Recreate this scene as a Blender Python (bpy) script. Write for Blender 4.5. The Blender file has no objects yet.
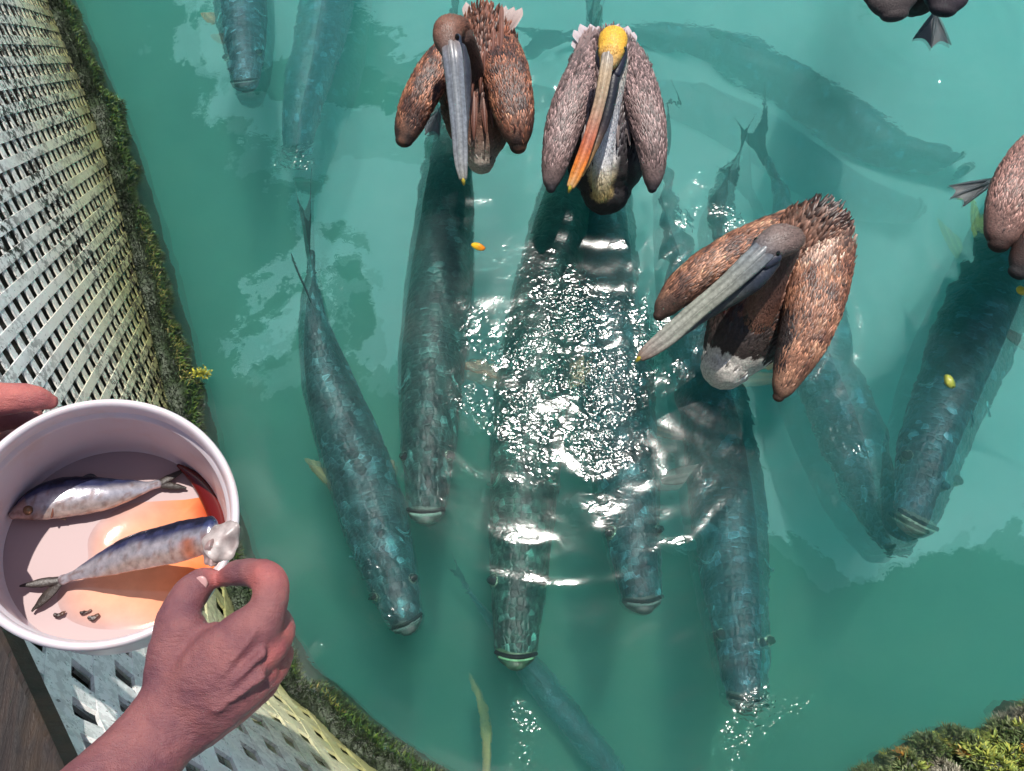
import bpy, math, random
import numpy as np
from bisect import bisect_right
from mathutils import Vector, Matrix, noise
from mathutils.kdtree import KDTree
S = bpy.context.scene
C = S.collection
R = math.radians
random.seed(7)

# ------------------------------------------------------------------ camera
CAM_H, TILT, F = 2.2, R(20), 804.0
cam = bpy.data.cameras.new('camera'); camo = bpy.data.objects.new('camera', cam); C.objects.link(camo)
cam.sensor_width = 36; cam.lens = F/1024*36; cam.clip_start = .02; cam.clip_end = 300
camo.location = (0, 0, CAM_H); camo.rotation_euler = (TILT, 0, 0); S.camera = camo

# ------------------------------------------------------------------ world, sun, exposure
SUN_EL, SUN_LEAN = 71.0, 5.0
sd = Vector((math.sin(R(SUN_LEAN)), math.cos(R(SUN_EL)), math.sin(R(SUN_EL)))).normalized()   # towards the sun
w = bpy.data.worlds.new('World'); S.world = w; w.use_nodes = True
sky = w.node_tree.nodes.new('ShaderNodeTexSky'); sky.sky_type = 'NISHITA'; sky.sun_disc = False
sky.sun_elevation = math.asin(sd.z); sky.sun_rotation = math.atan2(sd.x, sd.y)
w.node_tree.links.new(sky.outputs[0], w.node_tree.nodes['Background'].inputs[0])
w.node_tree.nodes['Background'].inputs[1].default_value = .09
sl = bpy.data.lights.new('sun', 'SUN'); sl.energy = 5.0; sl.angle = R(.5); sl.color = (1, .95, .88)
so = bpy.data.objects.new('sun', sl); C.objects.link(so); so.rotation_euler = sd.to_track_quat('Z', 'Y').to_euler()
S.view_settings.view_transform = 'Standard'; S.view_settings.look = 'None'
S.view_settings.exposure = 0.25
S.cycles.use_denoising = True
S.cycles.max_bounces = 8; S.cycles.transparent_max_bounces = 16; S.cycles.volume_bounces = 2

# ------------------------------------------------------------------ helpers
ct, st = math.cos(TILT), math.sin(TILT)
def ray(px, py):
    x, y = (px-512)/F, -(py-385.5)/F
    return Vector((x, y*ct + st, y*st - ct))          # depth 1 along the view axis
def P(px, py, z):                                      # the point of the world at height z
    r = ray(px, py); return Vector((0, 0, CAM_H)) + r*((z-CAM_H)/r.z)
def Q(px, py, d):                                      # the point at distance d
    return Vector((0, 0, CAM_H)) + ray(px, py)*d
def mpp(p):                                            # metres a pixel spans at p
    v = p-Vector((0, 0, CAM_H)); return (v.y*st - v.z*ct)/F
def tag(o, label=None, cat=None, group=None, kind=None):
    if label: o['label'] = label
    if cat: o['category'] = cat
    if group: o['group'] = group
    if kind: o['kind'] = kind
    return o
def empty(name, loc):
    o = bpy.data.objects.new(name, None); C.objects.link(o); o.location = loc; o.empty_display_size = .05; return o
def link(name, me, parent=None):
    o = bpy.data.objects.new(name, me); C.objects.link(o)
    if parent is not None:
        o.parent = parent; o.matrix_parent_inverse = Matrix.Translation(parent.location).inverted()
        if parent.parent is not None:
            o.matrix_parent_inverse = Matrix.Identity(4)
    return o
def mesh(name, v, f, mat, cols=None, smooth=True, uv=None):
    me = bpy.data.meshes.new(name); me.from_pydata([tuple(a) for a in v], [], f)
    if smooth: me.shade_smooth()
    if mat: me.materials.append(mat)
    if cols:
        a = me.color_attributes.new('Col', 'FLOAT_COLOR', 'POINT')
        flat = []
        for c in cols: flat += [c[0], c[1], c[2], 1]
        a.data.foreach_set('color', flat)
    if uv:
        l = me.uv_layers.new(name='UVMap')
        for lp in me.loops: l.data[lp.index].uv = uv[lp.vertex_index]
    return me
def pix(p):                                            # where a point falls in the photograph
    v = p-Vector((0, 0, CAM_H)); d = v.y*st-v.z*ct; return 512+F*v.x/d, 385.5-F*(v.y*ct+v.z*st)/d
def lerp(a, b, t): return a+(b-a)*t
def lc(a, b, t): return tuple(x+(y-x)*t for x, y in zip(a, b))

def cr(rows, n):                                       # Catmull-Rom through rows of numbers, n samples per span
    out = []; m = len(rows)
    for i in range(m-1):
        p0, p1, p2, p3 = rows[max(i-1, 0)], rows[i], rows[i+1], rows[min(i+2, m-1)]
        for k in range(n):
            t = k/n; t2, t3 = t*t, t*t*t
            out.append([.5*((2*b)+(-a+c)*t+(2*a-5*b+4*c-d)*t2+(-a+3*b-3*c+d)*t3) for a, b, c, d in zip(p0, p1, p2, p3)])
    out.append(list(rows[-1])); return out

class Loft:
    """a smooth closed body swept along a line: rows are (point, half width, half height, colour)"""
    def __init__(s, rows, per=6, seg=20, transport=False, roll=0.0, power=1.0, tw=None):
        rr = [[*r[0], r[1], r[2], *(r[3] if len(r) > 3 else (.5, .5, .5))] for r in rows]
        a = cr(rr, per); n = len(a)
        pts = [Vector(x[:3]) for x in a]
        s.rings = []
        prev = None
        for i in range(n):
            t = (pts[min(i+1, n-1)]-pts[max(i-1, 0)]).normalized()
            if prev is None or not transport:
                side = t.cross(Vector((0, 0, 1)))
                if side.length < .05: side = t.cross(Vector((0, 1, 0)))
                side.normalize()
            else:
                side = (prev - t*prev.dot(t)).normalized()
            prev = side.copy()
            up = side.cross(t).normalized()
            if roll:
                q = Matrix.Rotation(roll, 3, t); side = q @ side; up = q @ up
            s.rings.append((pts[i], t, side, up, max(a[i][3], 1e-4), max(a[i][4], 1e-4), tuple(max(0, c) for c in a[i][5:8])))
        # rounded ends
        for end in (0, 1):
            p, t, sd_, up, w_, h_, c = s.rings[0 if end == 0 else -1]
            d = -t if end == 0 else t; r = min(w_, h_); add = []
            for k in range(1, 5):
                ph = k/5*math.pi/2
                add.append((p+d*r*math.sin(ph), t, sd_, up, w_*math.cos(ph), h_*math.cos(ph), c))
            add.append((p+d*r, t, sd_, up, 1e-4, 1e-4, c))
            s.rings = add[::-1]+s.rings if end == 0 else s.rings+add
        s.seg = seg; s.power = power
        s.len = [0]
        for i in range(1, len(s.rings)): s.len.append(s.len[-1]+(s.rings[i][0]-s.rings[i-1][0]).length)
    def at(s, u, th):                                  # u in metres
        i = max(0, min(len(s.len)-2, bisect_right(s.len, u)-1))
        k = (u-s.len[i])/max(1e-6, s.len[i+1]-s.len[i]); a, b = s.rings[i], s.rings[i+1]
        c, sn = math.cos(th), math.sin(th)
        p = a[0].lerp(b[0], k); si = a[2].lerp(b[2], k); up = a[3].lerp(b[3], k)
        w_, h_ = lerp(a[4], b[4], k), lerp(a[5], b[5], k)
        n = (si*(c/max(w_, .002))+up*(sn/max(h_, .002))).normalized()
        return p+si*c*w_+up*sn*h_, n, a[1].lerp(b[1], k).normalized(), lc(a[6], b[6], k), w_, h_
    def many(s, u, th):                                # the same for arrays
        if not hasattr(s, 'A'):
            s.A = [np.array([tuple(r[k]) if k in (0, 1, 2, 3, 6) else r[k] for r in s.rings], dtype=float) for k in range(7)]; s.LN = np.array(s.len)
        i = np.clip(np.searchsorted(s.LN, u, side='right')-1, 0, len(s.LN)-2)
        k = (u-s.LN[i])/np.maximum(1e-6, s.LN[i+1]-s.LN[i])
        g = [A[i]*(1-(k[:, None] if A.ndim > 1 else k))+A[i+1]*(k[:, None] if A.ndim > 1 else k) for A in s.A]
        c, sn = np.cos(th)[:, None], np.sin(th)[:, None]; w_, h_ = g[4][:, None], g[5][:, None]
        nm = g[2]*(c/np.maximum(w_, .002))+g[3]*(sn/np.maximum(h_, .002)); nm /= np.linalg.norm(nm, axis=1, keepdims=True)
        t = g[1]/np.linalg.norm(g[1], axis=1, keepdims=True)
        return g[0]+g[2]*c*w_+g[3]*sn*h_, nm, t, g[6]
    def data(s, disp=None):
        v, f, c, uv = [], [], [], []
        for i, (p, t, si, up, w_, h_, col) in enumerate(s.rings):
            for k in range(s.seg):
                th = 2*math.pi*k/s.seg; a, b = math.cos(th), math.sin(th)
                if s.power != 1: a = math.copysign(abs(a)**s.power, a); b = math.copysign(abs(b)**s.power, b)
                q = p+si*a*w_+up*b*h_
                if disp: q = q+(si*a+up*b)*disp(q)
                v.append(q); c.append(col); uv.append((s.len[i], (th if th <= math.pi else th-2*math.pi)*.06))
        g = s.seg
        for i in range(len(s.rings)-1):
            for k in range(g):
                k2 = (k+1) % g
                f.append((i*g+k, (i+1)*g+k, (i+1)*g+k2, i*g+k2))
        f.append(tuple(range(g))); n = (len(s.rings)-1)*g; f.append(tuple(range(n+g-1, n-1, -1)))
        return v, f, c, uv
def loft_obj(name, L, mat, parent, disp=None):
    v, f, c, uv = L.data(disp); return link(name, mesh(name, v, f, mat, c, True, uv), parent)
def fuse(name, lofts, voxel, mat, parent, smooth=6, disp=None):
    """several lofts grown together into one continuous surface, coloured from the nearest of them"""
    V, Fc, Cc = [], [], []
    for L in lofts:
        v, f, c, _ = L.data(); o = len(V); V += v; Cc += c; Fc += [tuple(i+o for i in q) for q in f]
    me = mesh('src', V, Fc, None); o = bpy.data.objects.new('src', me); C.objects.link(o)
    m = o.modifiers.new('r', 'REMESH'); m.mode = 'VOXEL'; m.voxel_size = voxel
    m = o.modifiers.new('s', 'SMOOTH'); m.iterations = smooth; m.factor = .5
    dg = bpy.context.evaluated_depsgraph_get(); dg.update()
    ev = o.evaluated_get(dg); me2 = bpy.data.meshes.new_from_object(ev)
    kd = KDTree(len(V))
    for i, p in enumerate(V): kd.insert(p, i)
    kd.balance()
    cols = []
    for vt in me2.vertices:
        ac = [0, 0, 0]; ws = 0
        for (q, i, d) in kd.find_n(vt.co, 5):
            k = 1/(d+.002); ws += k
            for j in range(3): ac[j] += Cc[i][j]*k
        cols.append([x/ws for x in ac])
    if disp:
        nv = [(vt.co.copy(), vt.normal.copy()) for vt in me2.vertices]
        for vt, (q, nr) in zip(me2.vertices, nv): vt.co = q+nr*disp(q)
    bpy.data.objects.remove(o); bpy.data.meshes.remove(me)
    me2.materials.clear(); me2.materials.append(mat); me2.name = name; me2.shade_smooth()
    for a in list(me2.color_attributes): me2.color_attributes.remove(a)
    a = me2.color_attributes.new('Col', 'FLOAT_COLOR', 'POINT')
    flat = []
    for c in cols: flat += [c[0], c[1], c[2], 1]
    a.data.foreach_set('color', flat)
    return link(name, me2, parent)

# ------------------------------------------------------------------ materials
def mat(name, col=(.5, .5, .5), rough=.6, metal=0.0, **kw):
    m = bpy.data.materials.new(name); m.use_nodes = True; b = m.node_tree.nodes['Principled BSDF']
    b.inputs['Base Color'].default_value = (*col, 1); b.inputs['Roughness'].default_value = rough; b.inputs['Metallic'].default_value = metal
    for k, v in kw.items(): b.inputs[k].default_value = v
    return m
class N:
    def __init__(s, m): s.m = m; s.n = m.node_tree.nodes; s.l = m.node_tree.links; s.b = s.n.get('Principled BSDF')
    def new(s, t, **kw):
        x = s.n.new('ShaderNode'+t)
        for k, v in kw.items():
            if k in x.inputs: x.inputs[k].default_value = v
            else: setattr(x, k, v)
        return x
    def to(s, a, b): s.l.new(a, b)
    def ramp(s, src, stops, interp='LINEAR'):
        r = s.new('ValToRGB'); e = r.color_ramp.elements; r.color_ramp.interpolation = interp
        while len(e) < len(stops): e.new(.5)
        for x, (p, c) in zip(e, stops): x.position = p; x.color = (*c, 1) if len(c) == 3 else c
        s.to(src, r.inputs[0]); return r.outputs[0]
    def mix(s, fac, a, b, mode='MIX'):
        x = s.new('Mix', data_type='RGBA', blend_type=mode)
        for src, i in ((fac, 0), (a, 6), (b, 7)):
            if hasattr(src, 'links'): s.to(src, x.inputs[i])
            else: x.inputs[i].default_value = src if i == 0 else (*src, 1)
        return x.outputs[2]
    def noise(s, vec, scale, detail=4, rough=.6, dist=0):
        x = s.new('TexNoise', Scale=scale, Detail=detail, Roughness=rough, Distortion=dist)
        if vec is not None: s.to(vec, x.inputs['Vector'])
        return x.outputs[0]
    def bump(s, h, strength, dist, normal=None):
        x = s.new('Bump', Strength=strength, Distance=dist); s.to(h, x.inputs['Height'])
        if normal: s.to(normal, x.inputs['Normal'])
        return x.outputs[0]
    def math(s, op, a, b=None):
        x = s.new('Math', operation=op)
        for i, q in enumerate((a, b)):
            if q is None: continue
            if hasattr(q, 'links'): s.to(q, x.inputs[i])
            else: x.inputs[i].default_value = q
        return x.outputs[0]
def geo(n): return n.new('NewGeometry').outputs['Position']
def attr(n):
    x = n.new('VertexColor'); x.layer_name = 'Col'; return x.outputs[0]

def colmat(name, rough=.6, bump=(60, .3, .002), var=.35, metal=0.0, vscale=80, **kw):
    """takes the colour the piece was given, with grain and fine relief"""
    m = mat(name, rough=rough, metal=metal, **kw); n = N(m)
    g = geo(n); c = n.ramp(n.noise(g, vscale, 5), [(.3, (1-var,)*3), (.7, (1+var*.6,)*3)])
    n.to(n.mix(1.0, attr(n), c, 'MULTIPLY'), n.b.inputs['Base Color'])
    n.to(n.bump(n.noise(g, bump[0], 4), bump[1], bump[2]), n.b.inputs['Normal']); return m
M = {}
M['feather'] = colmat('feather_mat', .42, (400, .4, .001), .25, vscale=300)
M['skin_feather'] = colmat('body_plumage_mat', .7, (250, .7, .003), .5, vscale=150)
M['bill'] = colmat('bill_mat', .33, (180, .35, .0012), .38, vscale=110)
M['pouch'] = colmat('pouch_mat', .42, (150, .5, .002), .4, vscale=70)
M['foot'] = mat('foot_mat', (.035, .05, .06), .35)
M['eye'] = mat('eye_mat', (.01, .01, .012), .05)
M['fishskin'] = colmat('herring_mat', .19, (300, .25, .0008), .35, metal=.55, vscale=120)
M['herringfin'] = colmat('herring_fin_mat', .4, (400, .5, .001), .3, vscale=200)
M['weed'] = colmat('seaweed_mat', .6, (300, .3, .001), .3, vscale=60)
M['wrack'] = colmat('floating_scrap_mat', .3, (200, .4, .002), .3, vscale=90)

# tarpon skin: rows of big scales
m = mat('tarpon_mat', rough=.42, metal=.12); n = N(m)
uvn = n.new('UVMap').outputs[0]
mp = n.new('Mapping'); n.to(uvn, mp.inputs[0]); mp.inputs['Scale'].default_value = (48, 62, 1)
vo = n.new('TexVoronoi', Scale=1.0); n.to(mp.outputs[0], vo.inputs['Vector']); vo.inputs['Randomness'].default_value = .6
ve = n.new('TexVoronoi', Scale=1.0, feature='DISTANCE_TO_EDGE'); n.to(mp.outputs[0], ve.inputs['Vector']); ve.inputs['Randomness'].default_value = .6
g = geo(n)
sepc = n.new('SeparateColor'); n.to(vo.outputs['Color'], sepc.inputs[0])
c1 = n.ramp(sepc.outputs[0], [(0, (.6,)*3), (.7, (1.0,)*3), (.9, (1.6,)*3), (1, (4.0,)*3)])
c2 = n.ramp(n.noise(g, 17, 6, .7), [(.36, (.5, .55, .6)), (.66, (1.7, 2.3, 2.0))])
c3 = n.mix(n.ramp(n.noise(g, 9, 4), [(.42, (0,)*3), (.62, (1,)*3)]), (1, 1, 1), n.ramp(ve.outputs['Distance'], [(0, (2.4,)*3), (.09, (.9,)*3)]))
col = n.mix(1.0, n.mix(1.0, n.mix(1.0, attr(n), c1, 'MULTIPLY'), c2, 'MULTIPLY'), c3, 'MULTIPLY')
n.to(col, n.b.inputs['Base Color'])
b1 = n.bump(ve.outputs['Distance'], .8, .008)
n.to(n.bump(n.noise(g, 40, 4), .5, .006, b1), n.b.inputs['Normal'])
M['tarpon'] = m
M['fin'] = colmat('tarpon_fin_mat', .5, (120, .6, .002), .45, vscale=50)

# lattice plastic: white, yellow-green film towards the waterline, black grime
m = mat('lattice_mat', rough=.5); n = N(m); g = geo(n)
sx = n.new('SeparateXYZ'); n.to(g, sx.inputs[0])
h = n.math('ADD', sx.outputs[2], n.math('MULTIPLY', n.math('SUBTRACT', n.noise(g, 5, 4), .5), .5))
base = n.ramp(h, [(.08, (.34, .34, .14)), (.3, (.62, .60, .38)), (.55, (.74, .70, .59)), (.85, (.80, .79, .77))])
patch = n.math('MULTIPLY', n.ramp(n.noise(g, 2.6, 3), [(.38, (0,)*3), (.52, (1,)*3)]), n.ramp(n.noise(g, 55, 5, .7), [(.49, (0,)*3), (.53, (1,)*3)]))
ymask = n.ramp(sx.outputs[1], [(.1, (.25,)*3), (.75, (1,)*3)])
speck = n.ramp(n.noise(g, 130, 3), [(.62, (0,)*3), (.68, (1,)*3)])
fac = n.math('MAXIMUM', n.math('MULTIPLY', patch, ymask), n.math('MULTIPLY', speck, .8))
n.to(n.mix(fac, base, (.032, .023, .015)), n.b.inputs['Base Color'])
n.to(n.bump(n.noise(g, 90, 4), .4, .002), n.b.inputs['Normal'])
M['lattice'] = m

m = mat('dark_timber_mat', rough=.8); n = N(m); g = geo(n)
n.to(n.ramp(n.noise(g, 12, 6), [(.3, (.010, .009, .007)), (.7, (.045, .038, .028))]), n.b.inputs['Base Color'])
n.to(n.bump(n.noise(g, 40, 5), .8, .01), n.b.inputs['Normal']); M['timber'] = m

m = mat('deck_mat', rough=.55); n = N(m); g = geo(n)
mp = n.new('Mapping'); n.to(g, mp.inputs[0]); mp.inputs['Rotation'].default_value = (0, 0, R(-25)); mp.inputs['Scale'].default_value = (90, 9, 9)
gr = n.noise(mp.outputs[0], 1.0, 7, .7, .6)
blot = n.noise(g, 16, 3)
base = n.ramp(gr, [(.3, (.003, .0015, .001)), (.55, (.013, .006, .004)), (.75, (.034, .015, .009))])
n.to(n.mix(n.ramp(blot, [(.5, (0,)*3), (.7, (.75,)*3)]), base, (.040, .021, .007)), n.b.inputs['Base Color'])
n.to(n.bump(gr, .9, .004), n.b.inputs['Normal']); M['deck'] = m

# skin
m = mat('hand_skin_mat', rough=.46); n = N(m); g = geo(n); n.b.inputs['Subsurface Weight'].default_value = .10; n.b.inputs['Specular IOR Level'].default_value = .5
n.b.inputs['Subsurface Radius'].default_value = (1, .25, .12); n.b.inputs['Subsurface Scale'].default_value = .006
cc = n.ramp(n.noise(g, 26, 4), [(.3, (.66, .55, .70)), (.7, (1.35, 1.22, 1.1))])
n.to(n.mix(1.0, attr(n), cc, 'MULTIPLY'), n.b.inputs['Base Color'])
vw = n.new('TexVoronoi', Scale=900.0); n.to(g, vw.inputs['Vector'])
b1 = n.bump(vw.outputs['Distance'], .6, .0006)
mp = n.new('Mapping'); n.to(g, mp.inputs[0]); mp.inputs['Rotation'].default_value = (0, 0, R(40)); mp.inputs['Scale'].default_value = (1, 3, 1)
n.to(n.bump(n.noise(mp.outputs[0], 110, 6, .75), .8, .0022, b1), n.b.inputs['Normal'])
M['skin'] = m

# bucket plastic
m = mat('bucket_mat', (.78, .74, .80), .3); n = N(m); g = geo(n); n.b.inputs['Subsurface Weight'].default_value = .1; n.b.inputs['Subsurface Scale'].default_value = .01
stn = n.ramp(n.noise(g, 24, 5), [(.5, (0,)*3), (.72, (.55,)*3)])
n.to(n.mix(stn, (.60, .54, .57), (.56, .40, .36)), n.b.inputs['Base Color'])
n.to(n.bump(n.noise(g, 120, 3), .1, .001), n.b.inputs['Normal']); M['bucket'] = m
M['blood'] = colmat('blood_mat', .06, (40, .15, .001), .15, vscale=30)

# sea bed: sky and roof reflections painted as pale and green patches
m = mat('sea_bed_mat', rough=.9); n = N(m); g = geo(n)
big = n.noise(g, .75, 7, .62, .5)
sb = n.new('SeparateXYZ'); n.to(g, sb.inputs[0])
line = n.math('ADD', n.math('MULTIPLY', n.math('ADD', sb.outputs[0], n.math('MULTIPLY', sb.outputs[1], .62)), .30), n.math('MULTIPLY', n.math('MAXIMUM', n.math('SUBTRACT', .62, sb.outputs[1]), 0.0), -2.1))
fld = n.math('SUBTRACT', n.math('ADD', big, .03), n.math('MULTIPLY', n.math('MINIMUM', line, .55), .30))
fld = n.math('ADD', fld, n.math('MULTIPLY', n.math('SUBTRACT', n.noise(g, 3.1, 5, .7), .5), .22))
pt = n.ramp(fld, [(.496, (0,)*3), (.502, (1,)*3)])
pale_refl = n.ramp(n.noise(g, 3, 5), [(.3, (.20, .50, .48)), (.7, (.31, .61, .58))])
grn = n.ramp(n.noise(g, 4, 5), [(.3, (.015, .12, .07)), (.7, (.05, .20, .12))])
n.to(n.mix(pt, pale_refl, grn), n.b.inputs['Base Color']); M['bed'] = m

# ------------------------------------------------------------------ sea bed and water
BED = -1.1
def sheet(name, mat_, xs, ys, zf):
    v = [(x, y, zf(x, y)) for y in ys for x in xs]; nx = len(xs)
    f = [(j*nx+i, j*nx+i+1, (j+1)*nx+i+1, (j+1)*nx+i) for j in range(len(ys)-1) for i in range(nx-1)]
    return v, f
def span(a, b, step, far):
    fine = [a+i*step for i in range(int((b-a)/step)+1)]
    lo, hi, d = [], [], step
    while fine[0]-sum(lo) > -far and len(lo) < 80: d *= 1.25; lo.append(d)
    L_, x = [], fine[0]
    for d in lo: x -= d; L_.append(x)
    H_, x = [], fine[-1]
    for d in lo: x += d; H_.append(x)
    return L_[::-1]+fine+H_
xs = span(-3, 4, .15, 40); ys = span(-1, 5, .15, 40)
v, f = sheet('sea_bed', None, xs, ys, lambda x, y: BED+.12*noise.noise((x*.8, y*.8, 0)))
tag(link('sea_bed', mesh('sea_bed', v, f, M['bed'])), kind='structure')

def arcridge(pts, amp, wid):                           # a smooth low wave crest along a line seen in the photograph
    w_ = [P(a, b, 0) for a, b in pts]; w_ = [Vector(q) for q in cr([list(p) for p in w_], 8)]
    def fn(x, y):
        if not (w_[0].x-.3 < x < w_[-1].x+.3): return 0
        best = 9; bi = 0
        for i, q in enumerate(w_):
            d = (q.x-x)**2+(q.y-y)**2
            if d < best: best = d; bi = i
        d = math.sqrt(best)
        if d > wid*3: return 0
        e = min(bi, len(w_)-1-bi)/(len(w_)*.25)
        return amp*math.exp(-(d/wid)**2)*min(1, e)
    return fn
ridges = [arcridge([(465, 568), (520, 582), (570, 588), (640, 576)], .0034, .017),
          arcridge([(480, 532), (520, 545), (560, 540)], .0026, .015),
          arcridge([(560, 470), (600, 480), (650, 455)], .003, .022),
          arcridge([(668, 548), (695, 540), (730, 500)], .0026, .016),
          arcridge([(380, 470), (420, 485), (455, 470)], .0022, .015)]
rings = [(P(470, 110, 0), .005), (P(605, 130, 0), .005), (P(755, 320, 0), .005), (P(935, 20, 0), .004), (P(1040, 240, 0), .005)]
Gc = P(562, 372, 0); Gd = P(760, 715, 0)
RIP = [P(738, 640, 0), P(945, 400, 0), P(985, 320, 0), P(850, 430, 0), P(635, 545, 0), P(740, 180, 0)]
def wave(x, y):
    if not (-3.2 < x < 4.2 and -1.3 < y < 5.2): return .004*noise.noise((x*1.5, y*2, 0))
    r = math.hypot((x-Gc.x)/.42, (y-Gc.y)/.38); k = math.exp(-r*r)          # choppy where the fish crowd
    r2 = math.hypot((x-Gd.x)/.30, (y-Gd.y)/.16); k2 = math.exp(-r2*r2)
    k3 = max(0, noise.noise((x*1.7+4, y*1.7, 9)))
    z = .0075*noise.noise((x*2.2, y*3.4, 1))+.003*noise.noise((x*6, y*8, 3))
    chop = .16+1.0*k+.8*k2+.45*k3+.7*sum(math.exp(-((x-p.x)**2+(y-p.y)**2)/.05) for p in RIP)
    z += chop*(.0018*noise.noise((x*12, y*17, 5))+.0011*noise.noise((x*24, y*34, 7)))
    for p, a in rings:
        d = math.hypot(x-p.x, y-p.y)
        if d < .75: z += a*.65*math.sin(d*80)*math.exp(-((d-.27)/.15)**2)*(.5+.5*noise.noise((x*3, y*3, p.x)))
    for fn in ridges: z += fn(x, y)
    return z
xs = span(-1.9, 2.2, .011, 40); ys = span(-.5, 2.7, .011, 40)
v, f = sheet('water', None, xs, ys, wave)
nx, ny = len(xs), len(ys); b0 = len(v); zb = BED-.5
rim = [i for i in range(nx)]+[j*nx+nx-1 for j in range(1, ny)]+[(ny-1)*nx+i for i in range(nx-2, -1, -1)]+[j*nx for j in range(ny-2, 0, -1)]
for i in rim: v.append((v[i][0], v[i][1], zb))
for k in range(len(rim)):
    k2 = (k+1) % len(rim); f.append((rim[k2], rim[k], b0+k, b0+k2))
f.append(tuple(range(b0+len(rim)-1, b0-1, -1)))
m = bpy.data.materials.new('water_mat'); m.use_nodes = True; n = N(m); n.n.remove(n.b); out = n.n['Material Output']
g = geo(n)
mp = n.new('Mapping'); n.to(g, mp.inputs[0]); mp.inputs['Scale'].default_value = (1, 1.35, 1)
dm = n.ramp(n.noise(g, 1.3, 3), [(.38, (.25,)*3), (.68, (1,)*3)])
dst = n.new('VectorMath', operation='DISTANCE'); n.to(g, dst.inputs[0]); dst.inputs[1].default_value = (Gc.x, Gc.y, 0)
near = n.ramp(dst.outputs['Value'], [(.05, (1,)*3), (.20, (.6,)*3), (.38, (.08,)*3)])
stray = n.math('MULTIPLY', n.ramp(n.noise(g, 2.3, 2), [(.61, (0,)*3), (.70, (1,)*3)]), .95)
dm = n.math('MULTIPLY', n.ramp(n.noise(g, 5.2, 3), [(.42, (.10,)*3), (.60, (1,)*3)]), n.math('MAXIMUM', near, stray))
hh = n.math('MULTIPLY', n.noise(mp.outputs[0], 50, .8, .5, .8), dm)
bp = n.bump(hh, 1.0, .0085)
tr = n.new('BsdfTransparent'); tr.inputs[0].default_value = (.97, .99, .98, 1)
rf = n.new('BsdfRefraction', IOR=1.33, Roughness=0.0); n.to(bp, rf.inputs['Normal'])
gl = n.new('BsdfGlossy', Roughness=.115); n.to(bp, gl.inputs['Normal'])
fr = n.new('Fresnel', IOR=1.33); n.to(bp, fr.inputs['Normal'])
m2 = n.new('MixShader'); m2.inputs[0].default_value = .7; n.to(tr.outputs[0], m2.inputs[1]); n.to(rf.outputs[0], m2.inputs[2])
mx = n.new('MixShader'); n.to(fr.outputs[0], mx.inputs[0]); n.to(m2.outputs[0], mx.inputs[1]); n.to(gl.outputs[0], mx.inputs[2])
n.to(mx.outputs[0], out.inputs[0])
pv = n.new('VolumePrincipled', Density=.72, Anisotropy=.0)
pv.inputs['Color'].default_value = (.14, .57, .52, 1); pv.inputs['Absorption Color'].default_value = (.18, .55, .50, 1)
n.to(pv.outputs[0], out.inputs['Volume'])
tag(link('water', mesh('water', v, f, m)), kind='structure')

# ------------------------------------------------------------------ dock, lattice skirt
low = [(48, 4), (86, 96), (117, 200), (137, 278), (166, 400), (196, 510), (236, 615), (281, 688), (312, 713), (340, 742), (378, 771)]
W = [P(a, b, .03) for a, b in low]
d0 = (W[0]-W[2]).normalized()
path = [W[0]+d0*2.2, W[0]+d0*1.1]+W+[W[-1]+Vector((.25, -.12, 0)), W[-1]+Vector((.7, -.18, 0)), W[-1]+Vector((1.3, -.14, 0)), W[-1]+Vector((2.3, .1, 0))]
path = [Vector(q) for q in cr([[p.x, p.y, 0] for p in path], 14)]
for _ in range(12):
    path = [path[0]]+[(path[i-1]+path[i]*2+path[i+1])/4 for i in range(1, len(path)-1)]+[path[-1]]
LEN = [0]
for i in range(1, len(path)): LEN.append(LEN[-1]+(path[i]-path[i-1]).length)
def wall(s, off=0.0, z=0.0):                           # s metres along the dock edge, off metres out over the water
    s = max(0, min(LEN[-1]-1e-4, s)); lo, hi = 0, len(LEN)-1
    while hi-lo > 1:
        mid = (lo+hi)//2
        if LEN[mid] <= s: lo = mid
        else: hi = mid
    k = (s-LEN[lo])/(LEN[hi]-LEN[lo]); a, b = path[lo], path[hi]
    t = (b-a).normalized(); nrm = Vector((-t.y, t.x, 0))
    p = a.lerp(b, k)+nrm*off; p.z = z; return p, t, nrm
TOP = 1.2
def lattice(name, s0, s1, off, shift, label, per=.074, wd=.0225, th=.003):
    root = empty(name, wall((s0+s1)/2, off)[0]); tag(root, label, 'lattice', 'white lattice skirts under the dock edge')
    k = int((s0-TOP)/per)-1
    while k*per < s1+TOP:
        for sg in (1, -1):
            c = k*per+shift
            # clip s = c + sg*h to s0..s1, h in .03..TOP
            h0, h1 = .015+random.uniform(0, .012), TOP
            lo, hi = (s0-c, s1-c) if sg == 1 else (c-s1, c-s0)
            h0, h1 = max(h0, lo), min(h1, hi)
            if h1-h0 < .03: continue
            nn = max(2, int((h1-h0)/.04)); v, f = [], []
            o_ = off if sg == 1 else off-.0012
            for i in range(nn+1):
                h = h0+(h1-h0)*i/nn; hw = wd*.7071
                for (ds, dn) in ((-hw, 0), (hw, 0), (hw, -th), (-hw, -th)):
                    p, t, nr = wall(c+sg*h+ds, o_+dn, h+random.uniform(-.0004, .0004)); v.append(p)
            for i in range(nn):
                for q in range(4):
                    q2 = (q+1) % 4; f.append((i*4+q, i*4+q2, i*4+4+q2, i*4+4+q))
            f += [(3, 2, 1, 0), (nn*4, nn*4+1, nn*4+2, nn*4+3)]
            link('slat', mesh('slat', v, f, M['lattice'], smooth=False), root)
        k += 1
S_END = LEN[-1]-.9
SA = S_END-1.15
sB = None
for i, s in enumerate(LEN):                            # the near stretch is of a coarser pattern, two sheets deep
    if path[i].y < .42: sB = s; break
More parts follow.
